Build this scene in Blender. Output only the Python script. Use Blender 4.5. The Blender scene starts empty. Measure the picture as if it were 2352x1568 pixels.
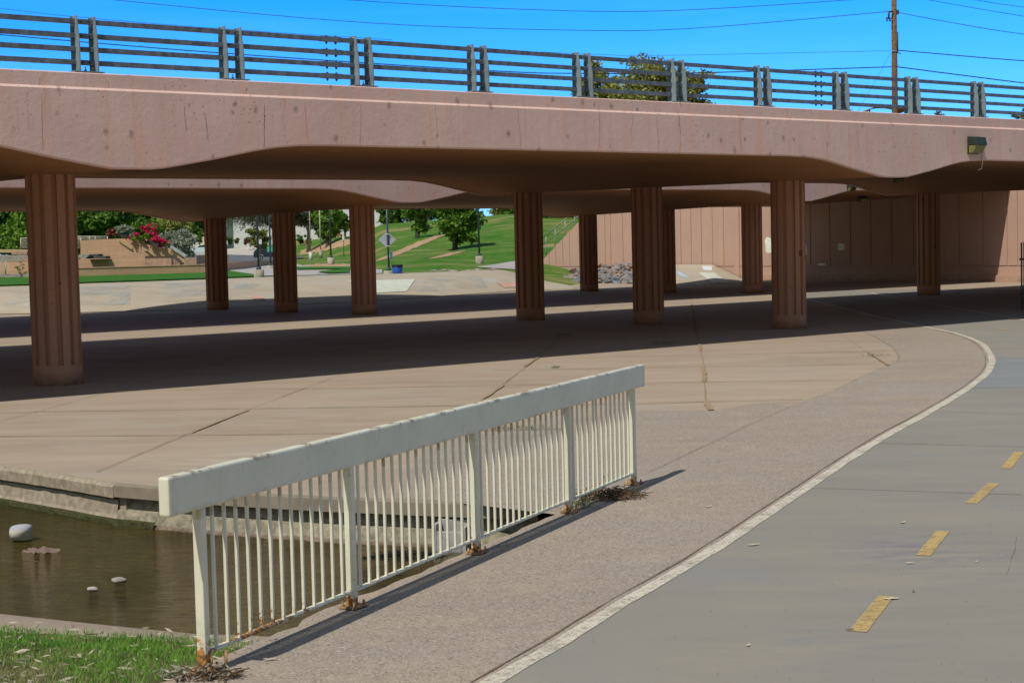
import bpy, bmesh, math, random
import numpy as np
from mathutils import Vector, Matrix
from mathutils.bvhtree import BVHTree
random.seed(7); rng = np.random.default_rng(7)
SC = bpy.context.scene; COL = SC.collection

# ---------------------------------------------------------------- camera
FPX, PITCH, ROLL, EYE = 3767.8, .0595, .0239, 2.166          # focal length in 2352-pixel units
Fv = np.array([0, math.cos(PITCH), -math.sin(PITCH)]); Uv = np.array([0, math.sin(PITCH), math.cos(PITCH)]); Rv = np.array([1., 0, 0])
CX = math.cos(ROLL)*Rv - math.sin(ROLL)*Uv; CY = math.sin(ROLL)*Rv + math.cos(ROLL)*Uv
EYEP = np.array([0, 0, EYE])
cam = bpy.data.cameras.new('camera'); camo = bpy.data.objects.new('camera', cam); COL.objects.link(camo)
M = Matrix(((CX[0], CY[0], -Fv[0], 0), (CX[1], CY[1], -Fv[1], 0), (CX[2], CY[2], -Fv[2], EYE), (0, 0, 0, 1)))
camo.matrix_world = M
cam.sensor_width = 36; cam.lens = 36*FPX/2352; cam.clip_end = 6000; cam.clip_start = .1
cam.dof.use_dof = True; cam.dof.focus_distance = 17; cam.dof.aperture_fstop = 8
SC.camera = camo
SC.render.resolution_x = 1024; SC.render.resolution_y = 682

# ---------------------------------------------------------------- world and sun
SUN_TRAVEL = Vector((.41, .585, -1)).normalized()
elev = math.asin(-SUN_TRAVEL.z); az = math.atan2(-SUN_TRAVEL.x, -SUN_TRAVEL.y)
w = bpy.data.worlds.new('World'); SC.world = w; w.use_nodes = True
nt = w.node_tree; bg = nt.nodes['Background']
sky = nt.nodes.new('ShaderNodeTexSky'); sky.sky_type = 'NISHITA'; sky.sun_disc = False
sky.sun_elevation = elev; sky.sun_rotation = az; sky.air_density = 1.0; sky.dust_density = .2; sky.ozone_density = 3.0; sky.altitude = 400
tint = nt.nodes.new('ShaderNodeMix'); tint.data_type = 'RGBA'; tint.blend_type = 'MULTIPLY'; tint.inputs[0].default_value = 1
# sky tint: blue opposite sun; sun side warmed, its horizon dimmed to deepen shade
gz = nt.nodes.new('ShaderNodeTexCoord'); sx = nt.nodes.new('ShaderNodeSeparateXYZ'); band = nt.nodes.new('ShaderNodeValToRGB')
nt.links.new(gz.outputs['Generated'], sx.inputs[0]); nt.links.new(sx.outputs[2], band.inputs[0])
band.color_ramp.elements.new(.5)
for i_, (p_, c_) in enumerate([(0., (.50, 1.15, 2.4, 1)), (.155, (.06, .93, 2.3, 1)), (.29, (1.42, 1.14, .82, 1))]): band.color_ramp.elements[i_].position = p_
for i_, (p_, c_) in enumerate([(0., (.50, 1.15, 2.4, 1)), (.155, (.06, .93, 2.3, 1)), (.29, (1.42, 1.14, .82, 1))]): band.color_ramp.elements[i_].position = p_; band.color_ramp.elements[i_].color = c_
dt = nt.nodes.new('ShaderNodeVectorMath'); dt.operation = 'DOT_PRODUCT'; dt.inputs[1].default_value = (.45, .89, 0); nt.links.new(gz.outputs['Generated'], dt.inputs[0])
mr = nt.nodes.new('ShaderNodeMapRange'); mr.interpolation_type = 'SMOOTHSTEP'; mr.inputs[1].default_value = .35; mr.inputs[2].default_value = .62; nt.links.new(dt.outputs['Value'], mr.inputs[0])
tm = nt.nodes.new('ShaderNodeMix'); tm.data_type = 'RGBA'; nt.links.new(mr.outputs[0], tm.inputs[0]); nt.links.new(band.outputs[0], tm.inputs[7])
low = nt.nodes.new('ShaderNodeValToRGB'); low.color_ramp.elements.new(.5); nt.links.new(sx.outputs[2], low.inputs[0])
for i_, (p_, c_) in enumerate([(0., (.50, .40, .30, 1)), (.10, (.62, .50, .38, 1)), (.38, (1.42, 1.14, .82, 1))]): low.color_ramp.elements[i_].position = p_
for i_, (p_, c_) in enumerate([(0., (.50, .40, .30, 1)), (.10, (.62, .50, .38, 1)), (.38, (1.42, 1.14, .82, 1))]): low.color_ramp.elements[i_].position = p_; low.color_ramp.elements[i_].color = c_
# faint high cloud
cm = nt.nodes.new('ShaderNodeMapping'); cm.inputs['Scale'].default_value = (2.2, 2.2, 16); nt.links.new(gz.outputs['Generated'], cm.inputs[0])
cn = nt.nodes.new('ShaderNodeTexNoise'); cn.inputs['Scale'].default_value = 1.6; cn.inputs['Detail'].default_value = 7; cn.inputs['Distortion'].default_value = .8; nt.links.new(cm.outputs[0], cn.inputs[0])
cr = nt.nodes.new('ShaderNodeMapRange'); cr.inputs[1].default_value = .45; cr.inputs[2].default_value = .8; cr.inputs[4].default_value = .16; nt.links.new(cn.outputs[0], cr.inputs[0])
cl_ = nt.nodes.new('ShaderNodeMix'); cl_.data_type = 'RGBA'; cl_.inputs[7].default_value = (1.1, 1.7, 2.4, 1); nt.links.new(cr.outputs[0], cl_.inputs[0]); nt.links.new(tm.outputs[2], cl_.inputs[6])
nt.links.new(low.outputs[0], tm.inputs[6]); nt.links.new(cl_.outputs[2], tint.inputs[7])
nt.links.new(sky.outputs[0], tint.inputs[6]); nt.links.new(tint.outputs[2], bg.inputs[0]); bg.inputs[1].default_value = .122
sl = bpy.data.lights.new('sun', 'SUN'); sl.energy = 4.5; sl.angle = math.radians(.5); sl.color = (1, .94, .83)
so = bpy.data.objects.new('sun', sl); COL.objects.link(so); so.rotation_euler = SUN_TRAVEL.to_track_quat('-Z', 'Y').to_euler()
SC.view_settings.view_transform = 'Standard'; SC.view_settings.look = 'None'; SC.view_settings.exposure = -.3; SC.view_settings.gamma = 1

# ---------------------------------------------------------------- helpers
def ray(x, y): return Fv + (x-1176)/FPX*CX - (y-784)/FPX*CY
def atz(x, y, z=0.):
    d = ray(x, y); return Vector(EYEP + d*(z-EYE)/d[2])
def aty(x, y, Y):
    d = ray(x, y); return Vector(EYEP + d*Y/d[1])
def atp(x, y, pt, n):
    d = ray(x, y); n = np.array([n[0], n[1], 0]); p = np.array([pt[0], pt[1], 0]); return Vector(EYEP + d*((p-EYEP)@n)/(d@n))

def link(o, parent=None):
    COL.objects.link(o)
    if parent is not None: o.parent = parent
    return o
def tag(o, label=None, cat=None, group=None, kind=None):
    if label: o['label'] = label
    if cat: o['category'] = cat
    if group: o['group'] = group
    if kind: o['kind'] = kind
    return o
def empty(name, loc=(0, 0, 0), rz=0., label=None, cat=None, group=None):
    o = bpy.data.objects.new(name, None); link(o); o.location = loc; o.rotation_euler = (0, 0, rz); o.empty_display_size = .2
    return tag(o, label, cat, group)
class MB:
    """collects shapes, then becomes ONE mesh object"""
    def __init__(s): s.v = []; s.f = []; s.sm = []
    def add(s, vs, fs, smooth=False):
        b = len(s.v); s.v += [tuple(p) for p in vs]; s.f += [tuple(i+b for i in f) for f in fs]; s.sm += [smooth]*len(fs); return s
    def box(s, x0, x1, y0, y1, z0, z1):
        return s.add([(x0,y0,z0),(x1,y0,z0),(x1,y1,z0),(x0,y1,z0),(x0,y0,z1),(x1,y0,z1),(x1,y1,z1),(x0,y1,z1)],
              [(3,2,1,0),(4,5,6,7),(0,1,5,4),(1,2,6,5),(2,3,7,6),(3,0,4,7)])
    def tube(s, pts, r, n=8, cap=True, smooth=True):
        pts = [Vector(p) for p in pts]; rs = r if isinstance(r, (list, tuple)) else [r]*len(pts); vs = []; fs = []
        prev = None
        for i, p in enumerate(pts):
            t = (pts[min(i+1, len(pts)-1)] - pts[max(i-1, 0)]).normalized()
            if prev is None:
                a = Vector((0, 0, 1)) if abs(t.z) < .9 else Vector((1, 0, 0)); u = t.cross(a).normalized()
            else: u = (prev - t*prev.dot(t)).normalized()
            prev = u; v = t.cross(u)
            for k in range(n):
                an = 2*math.pi*k/n; vs.append(p + u*math.cos(an)*rs[i] + v*math.sin(an)*rs[i])
        for i in range(len(pts)-1):
            for k in range(n):
                k2 = (k+1) % n; fs.append((i*n+k, i*n+k2, (i+1)*n+k2, (i+1)*n+k))
        s.add(vs, fs, smooth)
        if cap:
            b = len(s.v)-len(vs); s.f += [tuple(b+i for i in reversed(range(n))), tuple(b+len(vs)-n+i for i in range(n))]; s.sm += [False, False]
        return s
    def lathe(s, prof, n=20, c=(0, 0, 0), smooth=True):
        vs = []; fs = []
        for r, z in prof:
            for k in range(n):
                a = 2*math.pi*k/n; vs.append((c[0]+r*math.cos(a), c[1]+r*math.sin(a), c[2]+z))
        for i in range(len(prof)-1):
            for k in range(n):
                k2 = (k+1) % n; fs.append((i*n+k, i*n+k2, (i+1)*n+k2, (i+1)*n+k))
        s.add(vs, fs, smooth); b = len(s.v)-len(vs); s.f += [tuple(b+i for i in reversed(range(n))), tuple(b+len(vs)-n+i for i in range(n))]; s.sm += [False, False]; return s
    def prism(s, poly, d):
        """poly: 3D points, d: thickness vector"""
        n = len(poly); d = Vector(d); a = [Vector(p) for p in poly]; b = [p+d for p in a]
        s.add(a+b, [tuple(range(n)), tuple(reversed(range(n, 2*n)))] + [(i, i+n, (i+1) % n+n, (i+1) % n) for i in range(n)]); return s
    def build(s, name, m, parent=None, bevel=0, loc=None, fix=True):
        me = bpy.data.meshes.new(name); me.from_pydata(s.v, [], s.f); me.update()
        me.polygons.foreach_set('use_smooth', s.sm)
        if fix:
            bm = bmesh.new(); bm.from_mesh(me); bmesh.ops.recalc_face_normals(bm, faces=bm.faces)
            bm.to_mesh(me); bm.free()
        me.materials.append(m); o = bpy.data.objects.new(name, me); link(o, parent)
        if loc is not None: o.location = loc
        if bevel:
            b = o.modifiers.new('bevel', 'BEVEL'); b.width = bevel; b.segments = 2; b.limit_method = 'ANGLE'
        return o
def struct(o): return tag(o, kind='structure')
def copy_tree(o, parent=None):
    c = o.copy(); COL.objects.link(c); c.parent = parent
    for ch in [x for x in CH[o.name]] if o.name in CH else []: copy_tree(ch, c)
    return c
CH = {}
def note(o):
    """remember children of a finished prototype"""
    for ch in [x for x in COL.objects if x.parent == o]:
        CH.setdefault(o.name, []).append(ch); note(ch)

# ---------------------------------------------------------------- materials
class NM:
    def __init__(s, name):
        s.m = bpy.data.materials.new(name); s.m.use_nodes = True; s.t = s.m.node_tree; s.b = s.t.nodes['Principled BSDF']
        s.geo = s.t.nodes.new('ShaderNodeNewGeometry'); s.tc = s.t.nodes.new('ShaderNodeTexCoord')
    def n(s, ty, **k):
        o = s.t.nodes.new(ty)
        for a, v in k.items(): setattr(o, a, v)
        return o
    def L(s, a, b): s.t.links.new(a, b)
    def coord(s, scale=(1, 1, 1), obj=False, rot=0):
        mp = s.n('ShaderNodeMapping'); mp.inputs['Scale'].default_value = scale; mp.inputs['Rotation'].default_value = (0, 0, rot)
        s.L(s.tc.outputs['Object'] if obj else s.geo.outputs['Position'], mp.inputs[0]); return mp.outputs[0]
    def noise(s, scale, detail=4, rough=.55, vec=None, dist=0):
        o = s.n('ShaderNodeTexNoise'); o.inputs['Scale'].default_value = scale; o.inputs['Detail'].default_value = detail
        o.inputs['Roughness'].default_value = rough; o.inputs['Distortion'].default_value = dist
        s.L(vec if vec is not None else s.geo.outputs['Position'], o.inputs['Vector']); return o.outputs[0]
    def voro(s, scale, vec=None, feature='F1', rnd=1):
        o = s.n('ShaderNodeTexVoronoi'); o.feature = feature; o.inputs['Scale'].default_value = scale; o.inputs['Randomness'].default_value = rnd
        s.L(vec if vec is not None else s.geo.outputs['Position'], o.inputs['Vector']); return o
    def ramp(s, fac, stops):
        o = s.n('ShaderNodeValToRGB'); e = o.color_ramp.elements
        while len(e) < len(stops): e.new(.5)
        for el, (p, c) in zip(e, stops):
            el.position = p; el.color = (c, c, c, 1) if not isinstance(c, (tuple, list)) else (*c, 1)
        s.L(fac, o.inputs[0]); return o.outputs[0]
    def mix(s, f, a, b, mode='MIX'):
        o = s.n('ShaderNodeMix', data_type='RGBA', blend_type=mode)
        for k, v in ((0, f), (6, a), (7, b)):
            if isinstance(v, (int, float)): o.inputs[k].default_value = v if k == 0 else (v, v, v, 1)
            elif isinstance(v, (tuple, list)): o.inputs[k].default_value = (*v, 1)
            else: s.L(v, o.inputs[k])
        return o.outputs[2]
    def math(s, op, a, b=0., clamp=False):
        o = s.n('ShaderNodeMath', operation=op); o.use_clamp = clamp
        for k, v in ((0, a), (1, b)):
            if isinstance(v, (int, float)): o.inputs[k].default_value = v
            else: s.L(v, o.inputs[k])
        return o.outputs[0]
    def bump(s, h, strength=.3, dist=.01, nrm=None):
        o = s.n('ShaderNodeBump'); o.inputs['Strength'].default_value = strength; o.inputs['Distance'].default_value = dist
        s.L(h, o.inputs['Height'])
        if nrm is not None: s.L(nrm, o.inputs['Normal'])
        return o.outputs[0]
    def out(s, col=None, rough=.85, nrm=None, spec=.3, metal=0):
        if col is not None:
            if isinstance(col, (tuple, list)): s.b.inputs['Base Color'].default_value = (*col, 1)
            else: s.L(col, s.b.inputs['Base Color'])
        if isinstance(rough, (int, float)): s.b.inputs['Roughness'].default_value = rough
        else: s.L(rough, s.b.inputs['Roughness'])
        s.b.inputs['Specular IOR Level'].default_value = spec; s.b.inputs['Metallic'].default_value = metal
        if nrm is not None: s.L(nrm, s.b.inputs['Normal'])
        return s.m

def simple(name, col, rough=.7, var=.25, scale=6, bump=.15, spec=.3, metal=0):
    q = NM(name); a = tuple(c*(1-var) for c in col); b = tuple(min(1, c*(1+var*.6)) for c in col)
    nz = q.noise(scale, 5); c = q.mix(q.ramp(nz, [(.35, 0.), (.65, 1.)]), a, b)
    return q.out(c, rough, q.bump(q.noise(scale*8, 3), bump, .005), spec, metal)

def concrete(name, base, lo, hi, speck=.5, coarse=False, blue=None, stains=()):
    q = NM(name)
    big = q.noise(.22, 6, .6); c = q.mix(q.ramp(big, [(.35, 0.), (.68, 1.)]), lo, base)
    mid = q.noise(1.3, 8, .62, q.coord((.35, 1.1, 1), rot=-.6)); c = q.mix(q.ramp(mid, [(.42, 0.), (.72, .8)]), c, hi)
    if blue: c = q.mix(q.ramp(q.noise(.55, 5, .6, dist=.6), [(.52, 0.), (.7, .75)]), c, blue)
    st = q.noise(2.0, 6, .6, q.coord((.18, 1.6, 1), rot=.25)); c = q.mix(q.ramp(st, [(.55, 0.), (.75, .22)]), c, tuple(x*.72 for x in base))
    for (sx_, sy_, ra, rb, dcol, amt) in stains:
        mp = q.n('ShaderNodeMapping'); mp.inputs['Location'].default_value = (-sx_/ra, -sy_/rb, 0); mp.inputs['Scale'].default_value = (1/ra, 1/rb, 0); q.L(q.geo.outputs['Position'], mp.inputs[0])
        ln = q.n('ShaderNodeVectorMath', operation='LENGTH'); q.L(mp.outputs[0], ln.inputs[0])
        k_ = q.math('MULTIPLY', q.ramp(ln.outputs['Value'], [(.25, 1.), (1., 0.)]), q.ramp(q.noise(2.6, 6, .7, q.coord((.5, 1.6, 1)), .8), [(.44, 0.), (.62, 1.)])); c = q.mix(q.math('MULTIPLY', k_, amt), c, dcol)
    if coarse:
        v = q.voro(95); dk = q.ramp(v.outputs['Color'], [(.0, .0), (.2, .0), (.21, 1.), (1, 1.)])
        v2 = q.n('ShaderNodeSeparateColor'); q.L(v.outputs['Color'], v2.inputs[0])
        r = v2.outputs[0]
        c = q.mix(q.ramp(r, [(.0, .75), (.14, .6), (.2, 0.)]), c, tuple(x*.42 for x in base))
        c = q.mix(q.ramp(r, [(.88, 0.), (.93, .5)]), c, (.52, .47, .42))
        vb = q.voro(42); sb_ = q.n('ShaderNodeSeparateColor'); q.L(vb.outputs['Color'], sb_.inputs[0]); cl = q.math('MULTIPLY', q.ramp(sb_.outputs[1], [(.0, .8), (.10, .7), (.13, 0.)]), q.ramp(q.noise(1.1, 4, .65), [(.45, 0.), (.6, 1.)]))
        c = q.mix(q.math('MULTIPLY', cl, q.ramp(vb.outputs['Distance'], [(.3, 1.), (.5, 0.)])), c, (.13, .12, .125))
        c = q.mix(q.ramp(q.noise(2.4, 5, .65), [(.55, 0.), (.7, .45)]), c, tuple(x*1.12 for x in hi))
        h = q.math('ADD', q.math('MULTIPLY', v.outputs['Distance'], 1.), q.noise(60, 3))
        nr = q.bump(h, .45, .006)
    else:
        fn = q.noise(38, 5, .7); c = q.mix(q.ramp(fn, [(.3, speck*.45), (.42, 0.)]), c, tuple(x*.6 for x in base))
        nr = q.bump(q.math('ADD', q.noise(9, 6, .6), q.math('MULTIPLY', q.noise(90, 3), .25)), .22, .01)
    return q.out(c, .9, nr, .25)

m_floor = concrete('pinkish_concrete', (.39, .308, .236), (.325, .255, .195), (.425, .345, .262), blue=(.37, .318, .26), stains=[(4.6, 21, 3.2, 4.2, (.46, .37, .24), .6), (-2.6, 20, 3, 3, (.30, .235, .175), .5), (-3, 17, 1.2, 1.2, (.46, .40, .33), .6)])
m_walk = concrete('exposed_aggregate', (.35, .295, .24), (.305, .255, .21), (.385, .31, .235), coarse=True, blue=(.335, .30, .265))
m_road = concrete('grey_path_concrete', (.268, .248, .215), (.238, .222, .196), (.30, .268, .222), blue=(.228, .233, .228), stains=[(2.78, 11.0, .75, 1.3, (.165, .17, .195), .7), (1.6, 8.6, .9, .7, (.20, .21, .22), .5), (3.6, 13.5, 1.2, .6, (.22, .22, .23), .4)])
m_bank = concrete('bank_concrete', (.43, .37, .28), (.37, .31, .23), (.47, .42, .34), blue=(.40, .40, .37))
m_roadblue = concrete('blue_grey_patch', (.225, .24, .245), (.20, .215, .22), (.26, .27, .27))
m_path = concrete('far_path', (.40, .38, .36), (.34, .33, .31), (.43, .41, .39))

def paint_stained(name, base, lo, orange, spots=1.):
    """painted concrete with runs, pits and round dark stains; object space: x along the bridge, z up"""
    q = NM(name)
    c = q.mix(q.ramp(q.noise(.5, 6, .6), [(.35, 0.), (.7, 1.)]), lo, base)
    run = q.noise(1, 6, .6, q.coord((5.5, 1, .22), obj=True)); c = q.mix(q.ramp(run, [(.50, 0.), (.66, .6)]), c, orange)
    run2 = q.noise(1.7, 5, .6, q.coord((9, 1, .5), obj=True)); c = q.mix(q.ramp(run2, [(.58, 0.), (.72, .4)]), c, tuple(x*.66 for x in base))
    # round soot spots
    if spots:
        sep = q.n('ShaderNodeSeparateXYZ'); q.L(q.tc.outputs['Object'], sep.inputs[0]); flat = q.n('ShaderNodeCombineXYZ'); q.L(sep.outputs[0], flat.inputs[0]); q.L(q.math('MULTIPLY', sep.outputs[2], .75), flat.inputs[1]); vc = flat.outputs[0]
        dn = q.n('ShaderNodeMix', data_type='VECTOR'); nn = q.n('ShaderNodeTexNoise'); nn.inputs['Scale'].default_value = 9; nn.inputs['Detail'].default_value = 4
        q.L(vc, nn.inputs['Vector']); dn.inputs[0].default_value = .06; q.L(vc, dn.inputs[4]); q.L(nn.outputs['Color'], dn.inputs[5])
        v = q.voro(2.9, dn.outputs[1]); v.voronoi_dimensions = '2D'; sc = q.n('ShaderNodeSeparateColor'); q.L(v.outputs['Color'], sc.inputs[0])
        rad = q.math('MULTIPLY', q.ramp(sc.outputs[0], [(.4, 0.), (1, 1.)]), .21)
        d = q.math('DIVIDE', v.outputs['Distance'], q.math('ADD', rad, .0001))
        mask = q.math('MULTIPLY', q.ramp(d, [(.1, 1.), (.95, 0.)]), q.ramp(q.noise(14, 5, .7), [(.3, .25), (.65, 1.)]))
        mask = q.math('MULTIPLY', mask, q.ramp(q.noise(.16, 3, .5), [(.4, .25), (.5, 1.)]))
        c = q.mix(q.math('MULTIPLY', mask, .8*spots, True), c, (.11, .075, .055))
        v3 = q.voro(13, vc); v3.voronoi_dimensions = '2D'; s3 = q.n('ShaderNodeSeparateColor'); q.L(v3.outputs['Color'], s3.inputs[0])
        pit = q.math('MULTIPLY', q.ramp(s3.outputs[1], [(.8, 0.), (.84, 1.)]), q.ramp(v3.outputs['Distance'], [(.08, 1.), (.16, 0.)]))
        pit = q.math('MULTIPLY', pit, q.ramp(q.noise(.6, 4), [(.48, 0.), (.62, 1.)]))
        c = q.mix(q.math('MULTIPLY', pit, .8), c, (.10, .07, .055))
    gz_ = q.n('ShaderNodeSeparateXYZ'); q.L(q.geo.outputs['Position'], gz_.inputs[0]); ft = q.math('MULTIPLY', q.ramp(gz_.outputs[2], [(.0, 1.), (.10, .55), (.34, 0.)]), q.ramp(q.noise(5, 6, .75), [(.38, 0.), (.62, 1.)])); c = q.mix(q.math('MULTIPLY', ft, .8), c, (.17, .115, .08))
    c = q.mix(q.ramp(q.noise(2.3, 7, .75), [(.60, 0.), (.70, .35)]), c, tuple(x*1.18 for x in base))
    nr = q.bump(q.math('ADD', q.noise(7, 7, .72), q.math('MULTIPLY', q.noise(45, 5, .75), .4)), .55, .016)
    return q.out(c, .8, nr, .25)
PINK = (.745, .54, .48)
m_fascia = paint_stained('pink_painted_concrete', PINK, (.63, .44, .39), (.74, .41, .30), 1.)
m_soffit = paint_stained('shaded_soffit_paint', (.38, .195, .09), (.34, .17, .075), (.40, .19, .07), 0)  # same pink paint, browned: underside shade and bounce are in this colour
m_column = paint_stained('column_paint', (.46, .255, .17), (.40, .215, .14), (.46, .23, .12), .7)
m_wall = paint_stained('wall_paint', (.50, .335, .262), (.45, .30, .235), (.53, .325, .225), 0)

m_steel = simple('blue_grey_painted_steel', (.20, .265, .30), .42, .18, 5, .1, .5)
m_galv = simple('weathered_galvanised_rail', (.13, .165, .20), .45, .4, 9, .2, .5, .2)
m_bolt = simple('dark_bolt', (.04, .045, .05), .5)
m_darkline = simple('crack_dark', (.20, .15, .11), .95, .4, 20)
m_sand = simple('sandy_joint', (.34, .25, .15), .95, .3, 30)
m_jointlight = simple('joint_filler', (.50, .39, .22), .95, .3, 25)

def worn_paint(name, col, under, hi=.5):
    q = NM(name); nz = q.noise(22, 7, .75); c = q.mix(q.ramp(nz, [(hi-.06, 1.), (hi+.03, 0.)]), col, under)
    c = q.mix(q.ramp(q.noise(2, 4), [(.4, 0.), (.8, .4)]), c, under)
    q.out(c, .85, q.bump(q.noise(60, 3), .2, .004), .25)
    al = q.math('MULTIPLY', q.ramp(q.noise(34, 6, .8), [(.36, .1), (.47, 1.)]), q.ramp(q.noise(3.1, 4, .7), [(.3, .55), (.5, 1.)])); q.L(al, q.b.inputs['Alpha']); return q.m
m_white = worn_paint('worn_white_line', (.62, .57, .47), (.36, .31, .26), .44)
m_yellow = worn_paint('worn_yellow_line', (.49, .35, .14), (.37, .30, .18), .38)

def railpaint():
    q = NM('cream_painted_steel'); base = q.mix(q.ramp(q.noise(3, 5), [(.35, 0.), (.7, 1.)]), (.67, .655, .51), (.76, .74, .59))
    p = q.n('ShaderNodeSeparateXYZ'); q.L(q.geo.outputs['Position'], p.inputs[0])
    low = q.ramp(p.outputs[2], [(.0, 1.), (.09, .9), (.24, .2), (.3, 0.)])
    pat = q.ramp(q.noise(1.1, 2, .5), [(.46, .0), (.62, 1.)])
    nearend = q.ramp(q.math('MULTIPLY', q.math('SUBTRACT', p.outputs[1], 8.2), .5), [(.0, 1.), (.35, .75), (.6, .12), (1, .12)])
    foot = q.math('MULTIPLY', q.ramp(p.outputs[2], [(.02, 1.), (.26, 0.)]), q.math('LESS_THAN', p.outputs[1], 8.40)); foot2 = q.math('MULTIPLY', q.ramp(p.outputs[2], [(.02, .5), (.12, 0.)]), 1.)
    low = q.math('ADD', q.math('MULTIPLY', low, q.math('ADD', q.math('MULTIPLY', q.math('MULTIPLY', pat, nearend), .75), .22)), q.math('ADD', q.math('MULTIPLY', foot, .75), foot2))
    rn = q.noise(26, 6, .7); rust = q.ramp(q.math('ADD', rn, q.math('MULTIPLY', low, .42)), [(.70, 0.), (.76, 1.)])
    rc = q.mix(q.ramp(q.noise(40, 4), [(.4, 0.), (.6, 1.)]), (.12, .05, .022), (.58, .23, .03))
    c = q.mix(q.math('MULTIPLY', q.ramp(q.noise(9, 5, .7), [(.55, 0.), (.75, .5)]), 1.), base, (.50, .44, .30))
    c = q.mix(rust, c, rc)
    zz = p.outputs[2]; edg_ = q.math('ADD', q.ramp(zz, [(.855, 1.), (.875, 0.)]), q.ramp(zz, [(0., 0.), (1., 0.)]))
    hi_ = q.math('MULTIPLY', q.math('SUBTRACT', zz, 1.03), 50., True); lo_ = q.math('MULTIPLY', q.math('SUBTRACT', .885, zz), 24., True)
    hi_ = q.math('MULTIPLY', hi_, q.ramp(q.noise(7, 7, .75, q.coord((1, 1, .3))), [(.53, 0.), (.60, 1.)])); lo_ = q.math('MULTIPLY', q.math('MULTIPLY', lo_, q.math('GREATER_THAN', zz, .80)), q.ramp(q.noise(9, 6, .7, q.coord((1, 1, .4))), [(.46, 0.), (.62, .8)]))
    c = q.mix(q.math('MAXIMUM', hi_, lo_), c, (.27, .19, .11))
    run_ = q.ramp(q.noise(5, 6, .65, q.coord((3.2, 3.2, .35))), [(.60, 0.), (.74, .35)]); c = q.mix(run_, c, (.44, .41, .30))
    sp = q.ramp(q.noise(55, 5, .75), [(.67, 0.), (.71, 1.)]); c = q.mix(sp, c, (.17, .10, .06))
    return q.out(c, q.mix(rust, .38, .9), q.bump(q.math('ADD', q.noise(12, 4), q.math('MULTIPLY', rust, -1.)), .25, .002), .5)
m_rail = railpaint()
m_rust = simple('rusted_plate', (.38, .24, .13), .9, .6, 30, .5)
m_beamtop = m_rail

def water():
    q = NM('murky_water'); c = q.mix(q.ramp(q.noise(.5, 4), [(.35, 0.), (.7, 1.)]), (.060, .048, .010), (.105, .076, .016))
    rp = q.noise(19, 5, .7, q.coord((.45, 2.2, 1), rot=.1), .5); c = q.mix(q.ramp(rp, [(.42, .75), (.56, 0.)]), c, (.018, .013, .003)); c = q.mix(q.ramp(rp, [(.60, 0.), (.72, .5)]), c, (.14, .11, .045)); r1 = q.noise(6, 4, .6, q.coord((.55, 2.6, 1), rot=.12), .4); r2 = q.noise(22, 3, .55, q.coord((.6, 2, 1), rot=-.15))  # ripple glints and dark troughs painted into the water colour
    nr = q.bump(q.math('ADD', r1, q.math('MULTIPLY', r2, .5)), 1., .06)
    return q.out(c, .05, nr, .25)
m_water = water()
def leafmat(name, dark, light, trans=.25):
    q = NM(name); c = q.mix(q.geo.outputs['Random Per Island'], dark, light)
    c = q.mix(q.ramp(q.noise(.9, 3), [(.35, 0.), (.65, .6)]), c, light)
    q.out(c, .6, None, .25)
    tr = q.n('ShaderNodeBsdfTranslucent'); q.L(c, tr.inputs[0]); mx = q.n('ShaderNodeMixShader'); mx.inputs[0].default_value = trans
    o = [x for x in q.t.nodes if x.type == 'OUTPUT_MATERIAL'][0]; q.L(q.b.outputs[0], mx.inputs[1]); q.L(tr.outputs[0], mx.inputs[2]); q.L(mx.outputs[0], o.inputs[0]); return q.m
m_lawn_blade = leafmat('grass_blades', (.05, .19, .015), (.20, .42, .05))
m_dry_blade = leafmat('dry_grass_blades', (.20, .20, .07), (.42, .40, .20))
m_leaf_dk = leafmat('dense_green_leaves', (.014, .055, .008), (.12, .24, .03))
m_leaf_md = leafmat('mid_green_leaves', (.03, .10, .012), (.19, .34, .04))
m_leaf_olive = leafmat('olive_leaves', (.11, .13, .03), (.33, .35, .09))
m_leaf_grey = leafmat('grey_green_leaves', (.13, .17, .12), (.34, .39, .29))
m_leaf_mesq = leafmat('dusty_leaves', (.06, .075, .045), (.17, .19, .12))
m_flower = leafmat('crimson_bracts', (.35, .01, .05), (.75, .03, .13), .3)
m_redleaf = leafmat('reddish_leaves', (.10, .04, .025), (.30, .08, .05))
m_orange = leafmat('orange_flowers', (.30, .16, .03), (.70, .28, .05))
m_dryleaf = leafmat('dry_leaf', (.16, .12, .08), (.58, .52, .40), .1)
m_bark = simple('bark', (.10, .075, .055), .95, .4, 12, .5)
m_barkl = simple('pale_bark', (.26, .22, .17), .95, .35, 12, .5)

def lawn():
    q = NM('lawn_with_dry_patches'); g = q.mix(q.ramp(q.noise(.9, 5, .65), [(.35, 0.), (.7, 1.)]), (.035, .125, .010), (.085, .20, .020))
    d = q.noise(.09, 6, .65, q.coord((.8, 1.3, 1), rot=.7), .8); c = q.mix(q.ramp(d, [(.51, 0.), (.66, .75)]), g, (.38, .26, .14))
    c = q.mix(q.ramp(q.noise(.35, 6, .75), [(.48, 0.), (.68, .6)]), c, (.26, .25, .09))
    return q.out(c, .95, q.bump(q.noise(9, 5, .7), .6, .08), .1)
m_lawn = lawn()
m_green = simple('mown_turf', (.045, .15, .015), .95, .35, 2, .6, .1)
m_dirt = simple('bare_dirt', (.42, .28, .16), .95, .2, 1.2, .4)
m_soil = simple('soil_under_turf', (.13, .13, .05), .95, .5, 5, .5)
m_asphalt = simple('asphalt', (.13, .135, .15), .9, .15, 1.5, .2)
m_gravel = simple('pale_gravel', (.48, .43, .38), .95, .3, 2.2, .6)
m_desert = simple('desert_ground', (.34, .26, .17), .95, .2, .3, .3)

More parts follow.
